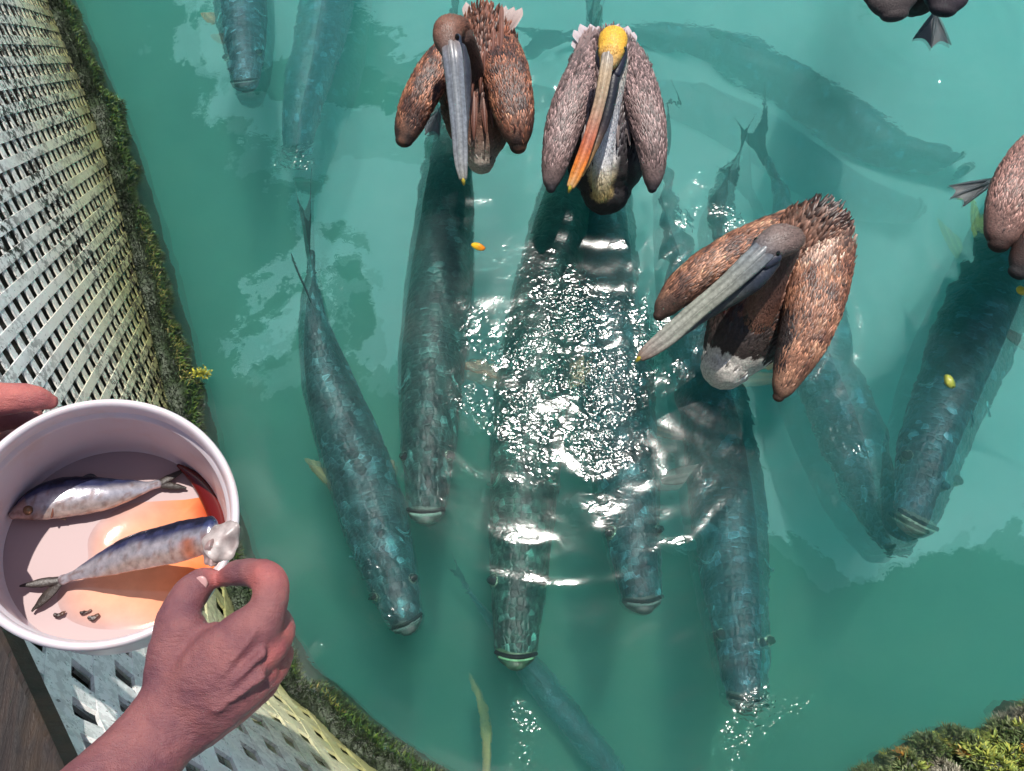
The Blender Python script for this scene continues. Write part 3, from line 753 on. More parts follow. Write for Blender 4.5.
def pelican(label, body, wings, neck, head, bill, tails, wing_cols, body_feath, scap=(), feet=(), capfn=None, edge=1.8, var=.35, wing_colfn=None, body_colfn=None, pouch=None, eyes=None, face=None, neckvar=.2, wfw=.0046, quill=((.22, .15, .13), (.46, .37, .34), (.09, .05, .04))):
    ctr = P(*body[len(body)//2][:3]); root = empty('pelican', Vector((ctr.x, ctr.y, 0)))
    tag(root, label, 'pelican', 'brown pelicans floating on the water')
    B = Loft(rowz(body, .065), 6, 28); lofts = [B]
    NK = Loft(rowz(neck), 7, 18, transport=True) if neck else None
    HD = Loft(rowz(head), 7, 20) if head else None
    for x in (NK, HD):
        if x: lofts.append(x)
    bm_ = fuse('body', lofts, .006, M['skin_feather'], root, 4, lambda p: .003*noise.noise(p*45))
    if body_colfn:
        ca = bm_.data.color_attributes['Col'].data
        for vt in bm_.data.vertices:
            if vt.co.z < .24: ca[vt.index].color = (*body_colfn(vt.co, tuple(ca[vt.index].color)[:3], 0, 0), 1)
    sets = [feather_rows(B, .030, .009, edge, flip=body_feath, colfn=body_colfn, var=var, lift=.3)]
    if NK: sets.append(feather_rows(NK, .014, .003, 1.15, flip=-1, lift=.10, var=neckvar))
    if HD: sets.append(feather_rows(HD, .010, .0022, 1.2, u1=.80, flip=-1, lift=.10, var=.16))
    add_feathers('plumage', root, sets)
    fc = wings[1][0][2][5]; fq = quill_mesh(tuple(x*.75 for x in fc), tuple(min(.6, x*2.0) for x in fc), tuple(x*.3 for x in fc))
    for wi, (rows, rl) in enumerate(wings):
        L = Loft(rowz(rows), 7, 24, roll=rl); wv, wf_, wc_, wuv = L.data(lambda p: .002*noise.noise(p*40))
        if wing_colfn: wc_ = [wing_colfn(q, c_, .5, 0) for q, c_ in zip(wv, wc_)]
        wg = link('wing', mesh('wing', wv, wf_, M['skin_feather'], wc_), root)
        fs = feather_rows(L, .027, wfw, edge*1.2, u0=.22, flip=-1, var=var, colfn=wing_colfn, lift=.16, step=.26)
        fl = feather_rows(L, .045, .012, edge*.9, u0=.03, u1=.30, flip=-1, var=var*.8, colfn=wing_colfn, lift=.15)
        add_feathers('wing_plumage', wg, [fs, fl])
        if bill:                                       # long flight feathers lying back along the wing towards the tail
            for k in range(7):
                ua, thk = L.len[-1]*(.52-.035*k), math.pi*(.22+.095*k); p0, n0, t0_, _, _, _ = L.at(ua, thk); p1, n1, _, _, _, _ = L.at(max(.002, ua-L.len[-1]*.42), thk)
                put_feather('flight_feather', fq, root, p0-n0*.002, p1+n1*.007-(p0-p1)*.15, .055, n0)
    qm = quill_mesh(*quill)
    for (a, b) in tails: put_feather('tail_feather', qm, root, P(*a), P(*b), .11)
    if scap:
        qs = quill_mesh(*scap[0])
        for (a, b, wd) in scap[1:]: put_feather('back_feather', qs, root, P(*a), P(*b), wd)
    if bill:
        # bill: list of (px,py,z,half width px,half height m,colour)
        U = Loft(rowz(bill), 9, 26, power=.85); uv_v, uf, uc, uu = U.data(lambda p: .0006*noise.noise(p*70))
        for i in range(len(uv_v)):
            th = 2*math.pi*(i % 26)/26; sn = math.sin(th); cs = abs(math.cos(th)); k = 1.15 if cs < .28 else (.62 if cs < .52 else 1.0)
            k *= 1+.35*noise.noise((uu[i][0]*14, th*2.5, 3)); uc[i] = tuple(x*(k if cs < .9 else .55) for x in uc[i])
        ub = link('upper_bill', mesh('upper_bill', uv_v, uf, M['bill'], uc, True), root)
        rid = [(P(a, b, z)+Vector((0, 0, hm*.85)), wd*mpp(P(a, b, z))*.30, hm*.45, lc(c, (.5, .5, .45), .12)) for a, b, z, wd, hm, c in bill]
        loft_obj('bill_ridge', Loft(rid, 7, 10), M['bill'], ub)
        a, b, z, wd, hm, c = bill[-1]; a2, b2 = bill[-2][:2]; tip = P(a, b, z); dd = (tip-P(*bill[-2][:3])).normalized(); nc = (.55, .42, .05)
        loft_obj('bill_nail', Loft([(tip-dd*.012+Vector((0, 0, .002)), .007, .006, nc), (tip+dd*.006, .006, .006, nc), (tip+dd*.013-Vector((0, 0, .008)), .003, .004, (.35, .25, .05))], 4, 12), M['bill'], ub)
        if pouch:
            loft_obj('lower_bill', Loft(rowz(pouch), 7, 18), M['pouch'], root, lambda p: .0015*noise.noise(p*55))
    if face:
        for rows in face: loft_obj('face_skin', Loft(rowz(rows), 5, 14), M['pouch'], root)
    if eyes:
        for (a, b, z) in eyes:
            p = P(a, b, z); e = loft_obj('eye', Loft([(p-Vector((0, 0, .003)), .0065, .0065), (p+Vector((0, 0, .002)), .005, .005)], 3, 12), M['eye'], root)
    for ft in feet: webbed(root, ft[:3], ft[3], ft[4])
    return root

# palette
RB, DB, BK = (.092, .034, .019), (.032, .012, .008), (.014, .011, .012)
# --- brown-headed pelican, top left
def wc1(p, c, u, th):
    q = noise.noise(p*30); return lc(c, (.19, .080, .045), max(0, q*1.6)) if q > 0 else lc(c, (.028, .012, .009), min(1, -q*2.6))
pelican('pelican with a brown head and grey bill pointing down, leftmost of the group',
    [(484, 24, .12, 17, .05, RB), (483, 42, .10, 32, .10, RB), (480, 75, .07, 39, .13, (.07, .028, .018)), (479, 115, .045, 36, .13, (.065, .026, .018)), (480, 145, .02, 25, .09, (.15, .075, .05)), (481, 160, .0, 14, .06, (.36, .30, .25))],
    [([(462, 36, .16, 10, .02, RB), (450, 50, .21, 15, .032, RB), (434, 72, .24, 17, .036, RB), (418, 102, .24, 17, .036, RB), (408, 128, .22, 14, .032, DB), (404, 140, .21, 9, .022, (.02, .012, .01))], .0),
     ([(492, 34, .17, 12, .02, RB), (499, 50, .21, 20, .036, RB), (506, 75, .25, 23, .042, RB), (513, 108, .25, 21, .042, RB), (517, 132, .24, 16, .036, RB), (518, 145, .22, 9, .026, DB)], .0)],
    [(476, 118, .10, 20, .05, DB), (474, 90, .20, 15, .045, (.03, .016, .014)), (468, 60, .31, 13, .036, (.035, .018, .015)), (460, 38, .40, 14, .034, (.06, .03, .022))],
    [(458, 26, .43, 10, .026, (.12, .05, .03)), (450, 28, .445, 15, .032, (.17, .07, .042)), (447, 38, .45, 14, .032, (.17, .08, .055)), (450, 50, .445, 11, .026, (.15, .09, .075))],
    [(451, 46, .455, 10, .016, (.20, .17, .17)), (453, 60, .45, 10.5, .014, (.17, .18, .21)), (456, 90, .42, 9.5, .012, (.17, .19, .22)), (459, 125, .385, 8.5, .010, (.19, .21, .24)), (461, 160, .345, 7, .008, (.23, .24, .25)), (463, 178, .325, 4.5, .007, (.20, .20, .18))],
    [((474+4*i, 40-abs(i-4)*.5, .235-.004*abs(i-4)), (466+8*i, 2+(i*5 % 7)+max(0, i-5)*3, .20)) for i in range(8)],
    None, -1,
    scap=[((.13, .045, .028), (.22, .10, .07), (.03, .012, .01)), *[((474+4*i+(i*7 % 5), 140-(i*23 % 40), .19), (474+4*i, 88-(i*23 % 40), .245), .06) for i in range(8)], *[((472+4*i, 98-(i*17 % 30), .27), (474+4*i, 44-(i*17 % 30), .26), .045) for i in range(8)], *[((470+5*i, 62-(i*13 % 20), .26), (472+5*i, 22-(i*13 % 20), .24), .05) for i in range(7)]],
    feet=[((448, 118, -.02), (440, 112, -.05), (426, 138, -.06), 0, 24)], edge=2.8, var=.55, wing_colfn=wc1,
    pouch=[(457, 50, .43, 10, .018, (.03, .03, .045)), (462, 66, .41, 9, .022, (.03, .035, .05)), (464, 95, .38, 7, .018, (.04, .045, .06)), (462, 135, .35, 6, .010, (.10, .11, .12)), (463, 172, .315, 3.5, .006, (.15, .15, .13))],
    face=[[(443, 44, .447, 3.5, .012, (.03, .035, .06)), (447, 62, .44, 2.5, .010, (.03, .035, .06))], [(457, 38, .458, 4.5, .012, (.025, .03, .055)), (459, 56, .445, 4.5, .012, (.025, .03, .055))]],
    eyes=[(457, 36, .475), (441, 42, .452)])
# --- yellow-headed adult
GB = (.135, .090, .085)
def wc2(p, c, u, th):
    q = noise.noise(p*45); return tuple(x*(1+.5*q) for x in c)
pelican('pelican with a yellow crown, white neck and orange-tipped bill, wings held apart',
    [(611, 50, .12, 16, .05, GB), (610, 75, .10, 28, .09, GB), (609, 110, .07, 34, .12, (.13, .09, .085)), (607, 145, .05, 36, .13, (.045, .035, .04)), (606, 175, .02, 36, .11, BK), (606, 192, .0, 24, .07, BK)],
    [([(592, 40, .16, 9, .018, GB), (586, 62, .20, 14, .030, GB), (575, 92, .25, 17, .038, GB), (564, 125, .26, 18, .040, GB), (556, 158, .25, 14, .036, GB), (552, 178, .23, 10, .028, GB), (551, 188, .22, 5, .018, (.03, .025, .03))], .0),
     ([(624, 44, .16, 9, .018, GB), (633, 66, .20, 15, .030, GB), (642, 98, .25, 18, .038, GB), (649, 130, .26, 17, .040, GB), (653, 160, .25, 13, .034, GB), (653, 178, .23, 10, .028, GB), (652, 188, .22, 5, .018, (.025, .02, .025))], .0)],
    [(601, 190, .13, 8, .03, (.46, .34, .13)), (602, 176, .17, 9, .03, (.62, .52, .34)), (604, 152, .22, 9, .03, (.72, .72, .75)), (609, 115, .30, 9.5, .028, (.72, .72, .76)), (614, 80, .375, 11, .028, (.6, .56, .5)), (615, 58, .41, 13, .030, (.45, .40, .34))],
    [(614, 36, .42, 10, .024, (.72, .40, .05)), (613, 40, .435, 14, .032, (.76, .40, .035)), (611, 52, .445, 13, .030, (.74, .40, .05)), (609, 62, .44, 10, .024, (.62, .38, .14))],
    [(608, 56, .455, 6.5, .013, (.36, .32, .28)), (605, 75, .44, 6.5, .012, (.50, .37, .24)), (599, 105, .405, 6, .011, (.44, .30, .20)), (588, 142, .365, 6.5, .010, (.50, .14, .07)), (578, 170, .335, 6.5, .009, (.64, .20, .03)), (571, 186, .318, 4.5, .007, (.50, .28, .10))],
    [((596, 52, .14), (580, 24, .12)), ((592, 54, .14), (574, 30, .12)), ((600, 50, .15), (590, 24, .13)), ((604, 48, .15), (598, 26, .13)), ((588, 58, .13), (573, 40, .11)), ((622, 50, .14), (628, 26, .12)), ((626, 52, .14), (634, 32, .12)), ((616, 48, .15), (618, 24, .13))],
    None, -1,
    scap=[((.16, .12, .115), (.34, .27, .26), (.06, .045, .045)), *[((582+4*i, 150-(i*23 % 34), .23), (588+3.2*i, 100-(i*23 % 34), .25), .045) for i in range(14)], *[((588+3*i, 104-(i*13 % 24), .25), (592+2.6*i, 56-(i*13 % 24), .2), .045) for i in range(12)]],
    edge=2.3, var=.45, wing_colfn=wc2,
    pouch=[(613, 60, .42, 6, .018, (.05, .05, .09)), (613, 82, .40, 6.5, .020, (.02, .02, .03)), (607, 112, .37, 6, .018, (.02, .02, .028)), (597, 140, .34, 5, .012, (.10, .06, .04)), (579, 174, .318, 5, .006, (.5, .28, .08))],
    face=[[(601.5, 46, .428, 3.5, .022, (.02, .02, .04)), (600, 58, .425, 5, .020, (.02, .02, .035)), (602, 68, .42, 4, .012, (.02, .02, .035))], [(622, 46, .428, 5, .022, (.016, .018, .035)), (620, 60, .422, 7, .020, (.016, .018, .035)), (616, 74, .415, 5, .012, (.016, .018, .035))]],
    eyes=[(600, 49, .452), (624, 49, .452)], quill=((.30, .24, .26), (.52, .45, .46), (.13, .09, .10)))
# --- brown bird with slate bill pointing down-left
TN = (.185, .082, .048)
def wc3(p, c, u, th):
    q = noise.noise(p*26)
    x, y = pix(p); x += 9*noise.noise(p*55); y += 9*noise.noise(p*55+Vector((3, 3, 3)))
    c = lc(c, (.06, .026, .018), min(1, max(0, q*1.9)))
    if q < -.2: c = lc(c, (.34, .18, .11), min(1, (-q-.2)*2))
    if x < 768+(y < 325)*6 and x > 740 and y > 318: return (.016, .010, .010)                # black inner band near the wrist
    if 770 <= x < 792 and 318 < y < 372 and x < 800-(y-318)*.40: return (.018, .011, .010)
    e = (y-(316+(x-660)*-.46)) if x < 760 else -99                                        # dark lower rim of the far wing
    if e > -14 and x < 750: return lc(c, (.05, .025, .018), .75)
    if 800 < x < 838 and 236 < y < 268: return lc(c, (.42, .29, .23), .55)                  # pale shoulder patch
    if x > 838 and y > 255: return lc(c, (.09, .036, .022), .7)
    return c
def bc3(p, c, u, th):
    x, y = pix(p); x += 10*noise.noise(p*40); y += 10*noise.noise(p*40+Vector((3, 3, 3)))
    k = (x-690)*.55+(y-330)
    if y > 338 and x < 765 and (y-338)+(752-x)*.25 > 22: return (.52, .49, .45)
    if y > 318 and x < 775: return (.03, .020, .018)
    return c
pelican('brown mottled pelican with a slate-grey bill pointing down left, right of centre',
    [(822, 222, .13, 24, .05, DB), (806, 240, .12, 34, .09, (.12, .06, .04)), (783, 275, .08, 40, .13, (.12, .055, .035)), (760, 312, .05, 42, .14, (.10, .045, .03)), (738, 345, .02, 36, .12, (.025, .018, .016)), (725, 366, .0, 24, .08, (.42, .38, .33))],
    [([(806, 216, .16, 9, .018, RB), (785, 226, .19, 14, .028, TN), (750, 243, .23, 18, .036, TN), (712, 266, .25, 19, .038, TN), (682, 289, .24, 17, .036, TN), (666, 306, .22, 12, .028, (.12, .06, .04)), (659, 315, .21, 6, .02, (.03, .018, .014))], .0),
     ([(836, 222, .17, 13, .02, DB), (832, 238, .20, 21, .032, (.20, .14, .11)), (823, 268, .25, 28, .044, TN), (814, 305, .27, 28, .046, TN), (802, 342, .26, 24, .042, TN), (791, 368, .245, 18, .036, TN), (783, 388, .23, 11, .028, (.16, .08, .05)), (779, 396, .22, 6, .02, (.06, .03, .02))], .0)],
    [(748, 345, .10, 20, .04, (.12, .06, .045)), (754, 330, .17, 18, .045, (.17, .075, .05)), (764, 300, .26, 16, .040, (.15, .07, .05)), (776, 268, .35, 15, .036, (.10, .055, .045)), (784, 250, .40, 16, .034, (.10, .06, .05))],
    [(792, 238, .42, 12, .026, (.13, .085, .07)), (782, 240, .445, 17, .034, (.17, .115, .10)), (770, 246, .455, 16, .032, (.16, .12, .11)), (759, 256, .45, 12, .026, (.13, .12, .13))],
    [(764, 251, .462, 12, .016, (.12, .13, .15)), (750, 264, .45, 12, .015, (.20, .22, .22)), (725, 287, .415, 10.5, .013, (.26, .27, .23)), (695, 312, .375, 10, .012, (.27, .28, .23)), (668, 336, .34, 10, .010, (.27, .27, .23)), (650, 350, .32, 8, .009, (.24, .20, .17)), (641, 357, .31, 5, .007, (.18, .12, .09))],
    [((838, 232, .14), (852, 236, .12)), ((838, 240, .14), (851, 246, .12)), ((834, 222, .15), (846, 212, .14)), ((826, 218, .16), (832, 206, .15)), ((814, 216, .16), (818, 205, .15)), ((800, 218, .15), (792, 208, .14)), ((838, 246, .13), (848, 254, .12))],
    None, -1,
    scap=[((.13, .06, .04), (.34, .24, .20), (.05, .024, .018)), ((800, 262, .22), (826, 222, .21), .10), ((808, 262, .23), (838, 224, .20), .11), ((815, 250, .24), (842, 218, .20), .11), ((795, 252, .22), (816, 212, .2), .10), ((788, 262, .22), (808, 218, .2), .10), ((806, 240, .23), (830, 208, .2), .10), ((778, 290, .2), (800, 246, .21), .11), ((785, 310, .2), (804, 262, .21), .11), ((822, 244, .24), (850, 226, .19), .10)],
    edge=1.9, var=.5, wing_colfn=wc3, body_colfn=bc3,
    pouch=[(770, 262, .435, 10, .022, (.03, .035, .05)), (754, 280, .41, 11, .026, (.03, .038, .055)), (732, 296, .38, 9, .022, (.055, .062, .06)), (700, 316, .35, 8, .014, (.05, .055, .06)), (668, 340, .33, 6, .008, (.12, .12, .11)), (648, 354, .305, 4, .006, (.15, .12, .1))],
    face=[[(776, 256, .458, 7, .012, (.025, .03, .05)), (764, 263, .45, 7, .012, (.03, .035, .055))], [(757, 241, .452, 3.5, .010, (.03, .035, .05)), (752, 252, .448, 3.5, .010, (.05, .06, .08))]],
    eyes=[(778, 253, .472), (757, 239, .460)])
# black feather band on the inner edge of its nearer wing
# --- cut-off dark pelican, top
DG = (.045, .034, .034)
pelican('dark pelican cut off by the top edge, one webbed foot trailing in the water',
    [(915, -150, .12, 18, .05, DG), (916, -110, .10, 34, .1, DG), (916, -60, .07, 40, .13, DG), (916, -20, .04, 34, .12, BK), (918, -5, .02, 20, .08, BK)],
    [([(900, -150, .16, 12, .02, DG), (892, -110, .22, 22, .034, DG), (888, -60, .25, 28, .042, DG), (889, -20, .24, 30, .042, DG), (892, 2, .23, 25, .036, DG), (894, 14, .22, 15, .024, DG)], .0),
     ([(930, -150, .16, 12, .02, DG), (942, -110, .22, 20, .034, DG), (948, -60, .25, 24, .042, DG), (947, -22, .24, 26, .040, (.03, .02, .03)), (945, -2, .22, 23, .034, (.03, .018, .03)), (943, 9, .21, 14, .024, (.02, .014, .02))], .0)],
    [(916, -40, .12, 18, .05, DG), (916, -70, .24, 14, .04, DG), (916, -100, .36, 14, .035, DG)],
    [(916, -105, .40, 12, .028, DG), (914, -118, .42, 15, .032, DG), (912, -132, .42, 12, .026, DG)],
    [(912, -132, .43, 10, .015, (.17, .18, .2)), (908, -170, .40, 9, .012, (.18, .19, .21)), (904, -210, .36, 8, .010, (.2, .2, .2)), (900, -250, .33, 5, .008, (.2, .2, .18))],
    [((908, -140, .14), (900, -175, .12)), ((916, -140, .14), (916, -178, .12)), ((924, -140, .14), (932, -175, .12))],
    None, -1, feet=[((936, -8, .0), (934, 14, -.02), (930, 50, -.03), 0, 26)], edge=3.4, var=.45)
# --- pelican at the right edge
PB = (.16, .085, .07)
pelican('pelican half out of the right edge, its webbed foot stretched out to the left',
    [(1090, 120, .12, 22, .05, PB), (1082, 150, .10, 36, .1, PB), (1066, 195, .07, 42, .13, PB), (1050, 235, .04, 38, .12, DB), (1042, 258, .02, 22, .08, DB)],
    [([(1062, 118, .16, 12, .02, PB), (1048, 142, .20, 20, .032, PB), (1030, 172, .24, 27, .042, PB), (1014, 205, .25, 27, .042, PB), (1003, 232, .23, 19, .034, PB), (999, 244, .22, 11, .024, DB)], .0),
     ([(1082, 130, .17, 14, .02, PB), (1075, 165, .22, 22, .034, PB), (1060, 205, .25, 26, .042, PB), (1042, 240, .24, 25, .04, DB), (1026, 262, .22, 18, .032, DB), (1018, 272, .21, 10, .02, BK)], .0)],
    [(1056, 240, .10, 18, .05, DB), (1066, 215, .24, 14, .04, DB), (1078, 190, .36, 14, .035, DB)],
    [(1086, 180, .40, 12, .028, RB), (1082, 172, .43, 15, .032, RB), (1074, 170, .43, 12, .026, RB)],
    [(1084, 176, .44, 10, .015, (.17, .18, .2)), (1096, 205, .40, 9, .012, (.18, .19, .21)), (1110, 240, .36, 8, .010, (.2, .2, .2)), (1120, 270, .33, 5, .008, (.2, .2, .18))],
    [((1090, 125, .14), (1096, 95, .12)), ((1082, 122, .14), (1082, 92, .12)), ((1098, 130, .14), (1112, 102, .12))],
    None, -1, feet=[((1022, 168, .01), (996, 180, -.012), (950, 199, -.02), 0, 15)], edge=2.6, var=.42)

# ------------------------------------------------------------------ bucket with two small fish
RC, BC = Q(105, 517, .755), Q(118, 546, .868)
ax = (RC-BC).normalized(); bx = Vector((1, 0, 0)); bx = (bx-ax*bx.dot(ax)).normalized(); by = ax.cross(bx); DEP = (RC-BC).length
def bk(r, a, h): return BC+bx*(math.cos(a)*r)+by*(math.sin(a)*r)+ax*h
bucket = empty('bucket', BC-ax*.002); tag(bucket, 'round white plastic bucket held over the lattice, bloody water inside', 'bucket')
def lathe(name, prof, mt, parent, seg=96, cols=None):
    v, f = [], []
    for r, h in prof:
        for k in range(seg): v.append(bk(r, 2*math.pi*k/seg, h))
    for i in range(len(prof)-1):
        for k in range(seg): f.append((i*seg+k, i*seg+(k+1) % seg, (i+1)*seg+(k+1) % seg, (i+1)*seg+k))
    return link(name, mesh(name, v, f, mt, None), parent)
D = DEP
lathe('bucket_wall', [(.0, -.004), (.110, -.004), (.1125, 0), (.1155, D-.012), (.1165, D-.012), (.112, D-.016), (.1105, D-.022), (.1085, D-.024), (.1085, D-.027), (.1100, .012), (.1075, .004), (.1065, .0015)], M['bucket'], bucket)
M['floor'] = mat('bucket_floor_mat', (.37, .26, .26), .55)
lathe('floor', [(.1072, .001), (.08, .0012), (.04, .0010), (.001, .0010)], M['floor'], bucket)
lathe('rim', [(.1115, D-.018), (.1185, D-.016), (.1200, D-.008), (.1198, D-.002), (.1180, D+.0015), (.1150, D+.002), (.1125, D-.001), (.1115, D-.006), (.1115, D-.018)], M['bucket'], bucket)
# puddle of bloody water: shallow sheet, outline and peach colour painted after the sunlit floor
def onfloor(px, py, h=.0):
    r = ray(px, py); o = Vector((0, 0, CAM_H)); t = ((BC+ax*h)-o).dot(ax)/r.dot(ax); return o+r*t
outl = [(88, 556), (88, 538), (100, 520), (126, 504), (158, 500), (186, 498), (205, 497), (217, 508), (223, 528), (224, 548), (219, 572), (208, 594), (192, 612), (170, 624), (142, 629), (112, 630), (88, 628), (66, 619), (56, 604), (58, 590), (70, 578), (84, 568)]
cp = onfloor(150, 565, .004)
v, f, c = [cp], [], [(.62, .26, .13)]
NR = 7; outl = cr([list(p)+[0] for p in outl+outl[:1]], 4)[:-1]
for i in range(1, NR+1):
    for (a, b, _) in outl:
        q = onfloor(a, b, .004); p = cp.lerp(q, i/NR); p += ax*(-.003*(i/NR)**6)
        v.append(p)
        px_, py_ = lerp(150, a, i/NR), lerp(565, b, i/NR)
        k = max(0, min(1, 1-math.hypot(px_-216, py_-512)/26)); k2 = max(0, min(1, 1-math.hypot(px_-202, py_-582)/30))
        cc = lc((.72, .33, .19), (.70, .16, .03), max(0, min(1, (px_-130)/95)))
        cc = lc(cc, (.42, .29, .28), (i/NR)**3*max(0, min(1, (185-px_)/60)))
        cc = lc(cc, (.30, .008, .004), k**.6); cc = lc(cc, (.65, .10, .01), k2*.8); c.append(cc)
no = len(outl)
for k in range(no): f.append((0, 1+k, 1+(k+1) % no))
for i in range(NR-1):
    for k in range(no): f.append((1+i*no+k, 1+(i+1)*no+k, 1+(i+1)*no+(k+1) % no, 1+i*no+(k+1) % no))
o = link('blood_puddle', mesh('blood_puddle', v, f, M['blood'], c)); tag(o, 'orange-red puddle of bloody water on the bucket floor', 'puddle')
# dark red pool in the corner of wall and floor
rows = []
for k in range(12):
    a = -.15+1.25*k/11; rows.append((bk(.104, a, .010), .010*math.sin(math.pi*(k+.5)/12)+.001, .004, (.10, .006, .004)))
tag(loft_obj('blood_pool', Loft(rows, 3, 10), M['blood'], None), 'dark red blood gathered in the right-hand corner of the bucket floor', 'blood')

def herring(spine, hw, label, dfac, headcol, tailpts, head=True):
    """spine: (px, py, height above bucket floor in m) from snout to tail root; lies on its side"""
    def at(a, b, h): return onfloor(a, b, h)
    pts = [at(*s) for s in spine]; m1 = (pts[0]-Vector((0, 0, CAM_H))).length/F*.97
    root = empty('dead_fish', pts[len(pts)//2]); tag(root, label, 'fish', 'small dead fish in the bucket')
    prof = [.22, .62, .9, 1.0, .95, .78, .5, .26, .22]
    if not head: prof = [.95, 1.0, 1.05, 1.0, .92, .74, .48, .25, .24]
    dn = [Vector(q) for q in cr([list(p) for p in pts], 8)]; rows = []
    for i, a in enumerate(prof):
        t = i/(len(prof)-1)*(len(dn)-1); j = min(len(dn)-2, int(t)); p = dn[j].lerp(dn[j+1], t-j); m1 = (p-Vector((0, 0, CAM_H))).length/F*.97; rows.append((p, hw*m1*a, max(.004, hw*m1*a*.5), (1, 1, 1)))
    L = Loft(rows, 6, 28)
    # face the flank to the bucket's mouth
    v, f, c, uv = L.data(lambda q: .0006*noise.noise(q*150))
    seg = L.seg
    for i in range(len(v)):
        ring = i//seg; u = ring/(len(L.rings)-1); p0 = L.rings[ring][0]; e = (v[i]-p0); back = e.dot(BK_DIR)/max(1e-5, hw*m1)
        q = noise.noise(v[i]*60)*.18
        k = back+q
        blue = (.055, .065, .15); silver = (.48, .46, .50); belly = (.50, .38, .33)
        cc = lc(silver, blue, max(0, min(1, (k-.12)/.28))); cc = lc(cc, belly, max(0, min(1, (-k-.25)/.3)))
        if k > .62: cc = lc(cc, (.012, .014, .025), .8)
        if u < .22 and head: cc = lc(cc, headcol, .55 if k < .4 else .1)
        if not head and u < .3 and k < -.1: cc = lc(cc, (.55, .16, .07), .5+.4*math.sin(u*40))
        sp_ = noise.noise(v[i]*190)
        if sp_ > .28 and k < .2: cc = lc(cc, (.25, .12, .09), .5)
        c[i] = cc
    link('body', mesh('body', v, f, M['fishskin'], c, True, uv), root)
    tb = pts[-1]
    for (a, b, h, wd) in tailpts:
        tp = at(a, b, h); L2 = Loft([(tb, .004, .0015, (.03, .022, .02)), (tb.lerp(tp, .5), wd*m1*.8, .0012, (.035, .026, .022)), (tp, .0012, .0006, (.02, .014, .012))], 6, 10); loft_obj('tail_fin', L2, M['herringfin'], root, lambda q: .0006*noise.noise(q*400))
    return root, L, pts, m1
BK_DIR = (onfloor(100, 480, 0)-onfloor(104, 510, 0)).normalized()
root, L, pts, m1 = herring([(13, 515, .014), (35, 505, .015), (65, 497, .016), (105, 494, .016), (140, 488, .014), (158, 484, .010)], 18.5, 'whole small silver-blue fish with its head and eye to the left in the bucket', 1, (.55, .26, .15), [(184, 470, .008, 4.5), (186, 488, .007, 4.5)])
e = onfloor(28, 510, .023); eo = loft_obj('eye', Loft([(e-ax*.003, .0052, .0052, (.32, .18, .10)), (e, .0048, .0048, (.26, .15, .08))], 3, 14), M['fishskin'], root)
loft_obj('pupil', Loft([(e, .0028, .0028), (e+ax*.0022, .0025, .0025)], 3, 12), M['eye'], eo)
g_ = [(onfloor(50+3*math.sin(k/6*3.1), 492+5*k, .025-.0012*abs(k-2.5)), .0011, .0011, (.30, .12, .08)) for k in range(6)]
loft_obj('gill_cover', Loft(g_, 3, 8), M['fishskin'], root)
loft_obj('pectoral_fin', Loft([(onfloor(52, 514, .018), .003, .001, (.16, .10, .07)), (onfloor(66, 516, .012), .005, .001, (.2, .13, .09))], 5, 10), M['herringfin'], root)
loft_obj('dorsal_fin', Loft([(onfloor(80, 480, .012), .002, .001, (.05, .05, .06)), (onfloor(90, 477, .012), .004, .001, (.05, .05, .06)), (onfloor(98, 480, .012), .002, .001, (.05, .05, .06))], 5, 10), M['herringfin'], root)
root2, L, pts, m1 = herring([(210, 534, .135), (190, 539, .115), (165, 545, .092), (135, 552, .068), (105, 563, .046), (80, 573, .028), (62, 580, .016)], 18.5, 'torn small fish lying lower in the bucket, pinched at its head by the hand', 1, (.5, .4, .4), [(20, 586, .012, 5), (32, 611, .008, 6)], head=False)
# the torn-off head end: crumpled silver gill plates
def flap(c0, ux, uy, seed, cA, cB):                     # a crumpled, torn sheet of gill cover
    v, f, c = [], [], []; n_ = 14
    for sg in (0, 1):
        for i in range(n_):
            for j in range(n_):
                x, y = i/(n_-1)*2-1, j/(n_-1)*2-1; k = 1/max(1, math.hypot(x, y)/max(abs(x), abs(y), 1e-6)*1.0); x, y = x*k, y*k
                k = 1+.25*noise.noise((x*1.6+seed, y*1.6, seed)); h = .007*noise.noise((x*1.1, y*1.1, seed+3))+.0012*noise.noise((x*4, y*4, seed))-.006*(x*x)
                v.append(c0+ux*(x*k)+uy*(y*k)+ax*(h-sg*.0012)); q = .5+noise.noise((x*2.2, y*2.2, seed+9)); c.append(lc(cA, cB, max(0, min(1, q))))
    m_ = n_*n_
    for i in range(n_-1):
        for j in range(n_-1):
            a = i*n_+j; f.append((a, a+n_, a+n_+1, a+1)); f.append((m_+a, m_+a+1, m_+a+n_+1, m_+a+n_))
    e_ = [i*n_ for i in range(n_)]+[(n_-1)*n_+j for j in range(1, n_)]+[i*n_+n_-1 for i in range(n_-2, -1, -1)]+[j for j in range(n_-2, 0, -1)]
    for k in range(len(e_)): a, b = e_[k], e_[(k+1) % len(e_)]; f.append((b, a, m_+a, m_+b))
    link('gill_plate', mesh('gill_plate', v, f, M['gill'], c), root2)
M['gill'] = colmat('gill_plate_mat', .38, (150, .3, .0008), .35, metal=.0, vscale=90)
uv_ = lambda x, y: (bx*x+by*y)
flap(Q(222, 541, .700), uv_(.0145, -.004), uv_(.005, .0165), 1.0, (.26, .20, .19), (.48, .42, .40))
flap(Q(212, 552, .694), uv_(.007, .003), uv_(-.002, .011), 4.0, (.16, .11, .11), (.38, .24, .22))
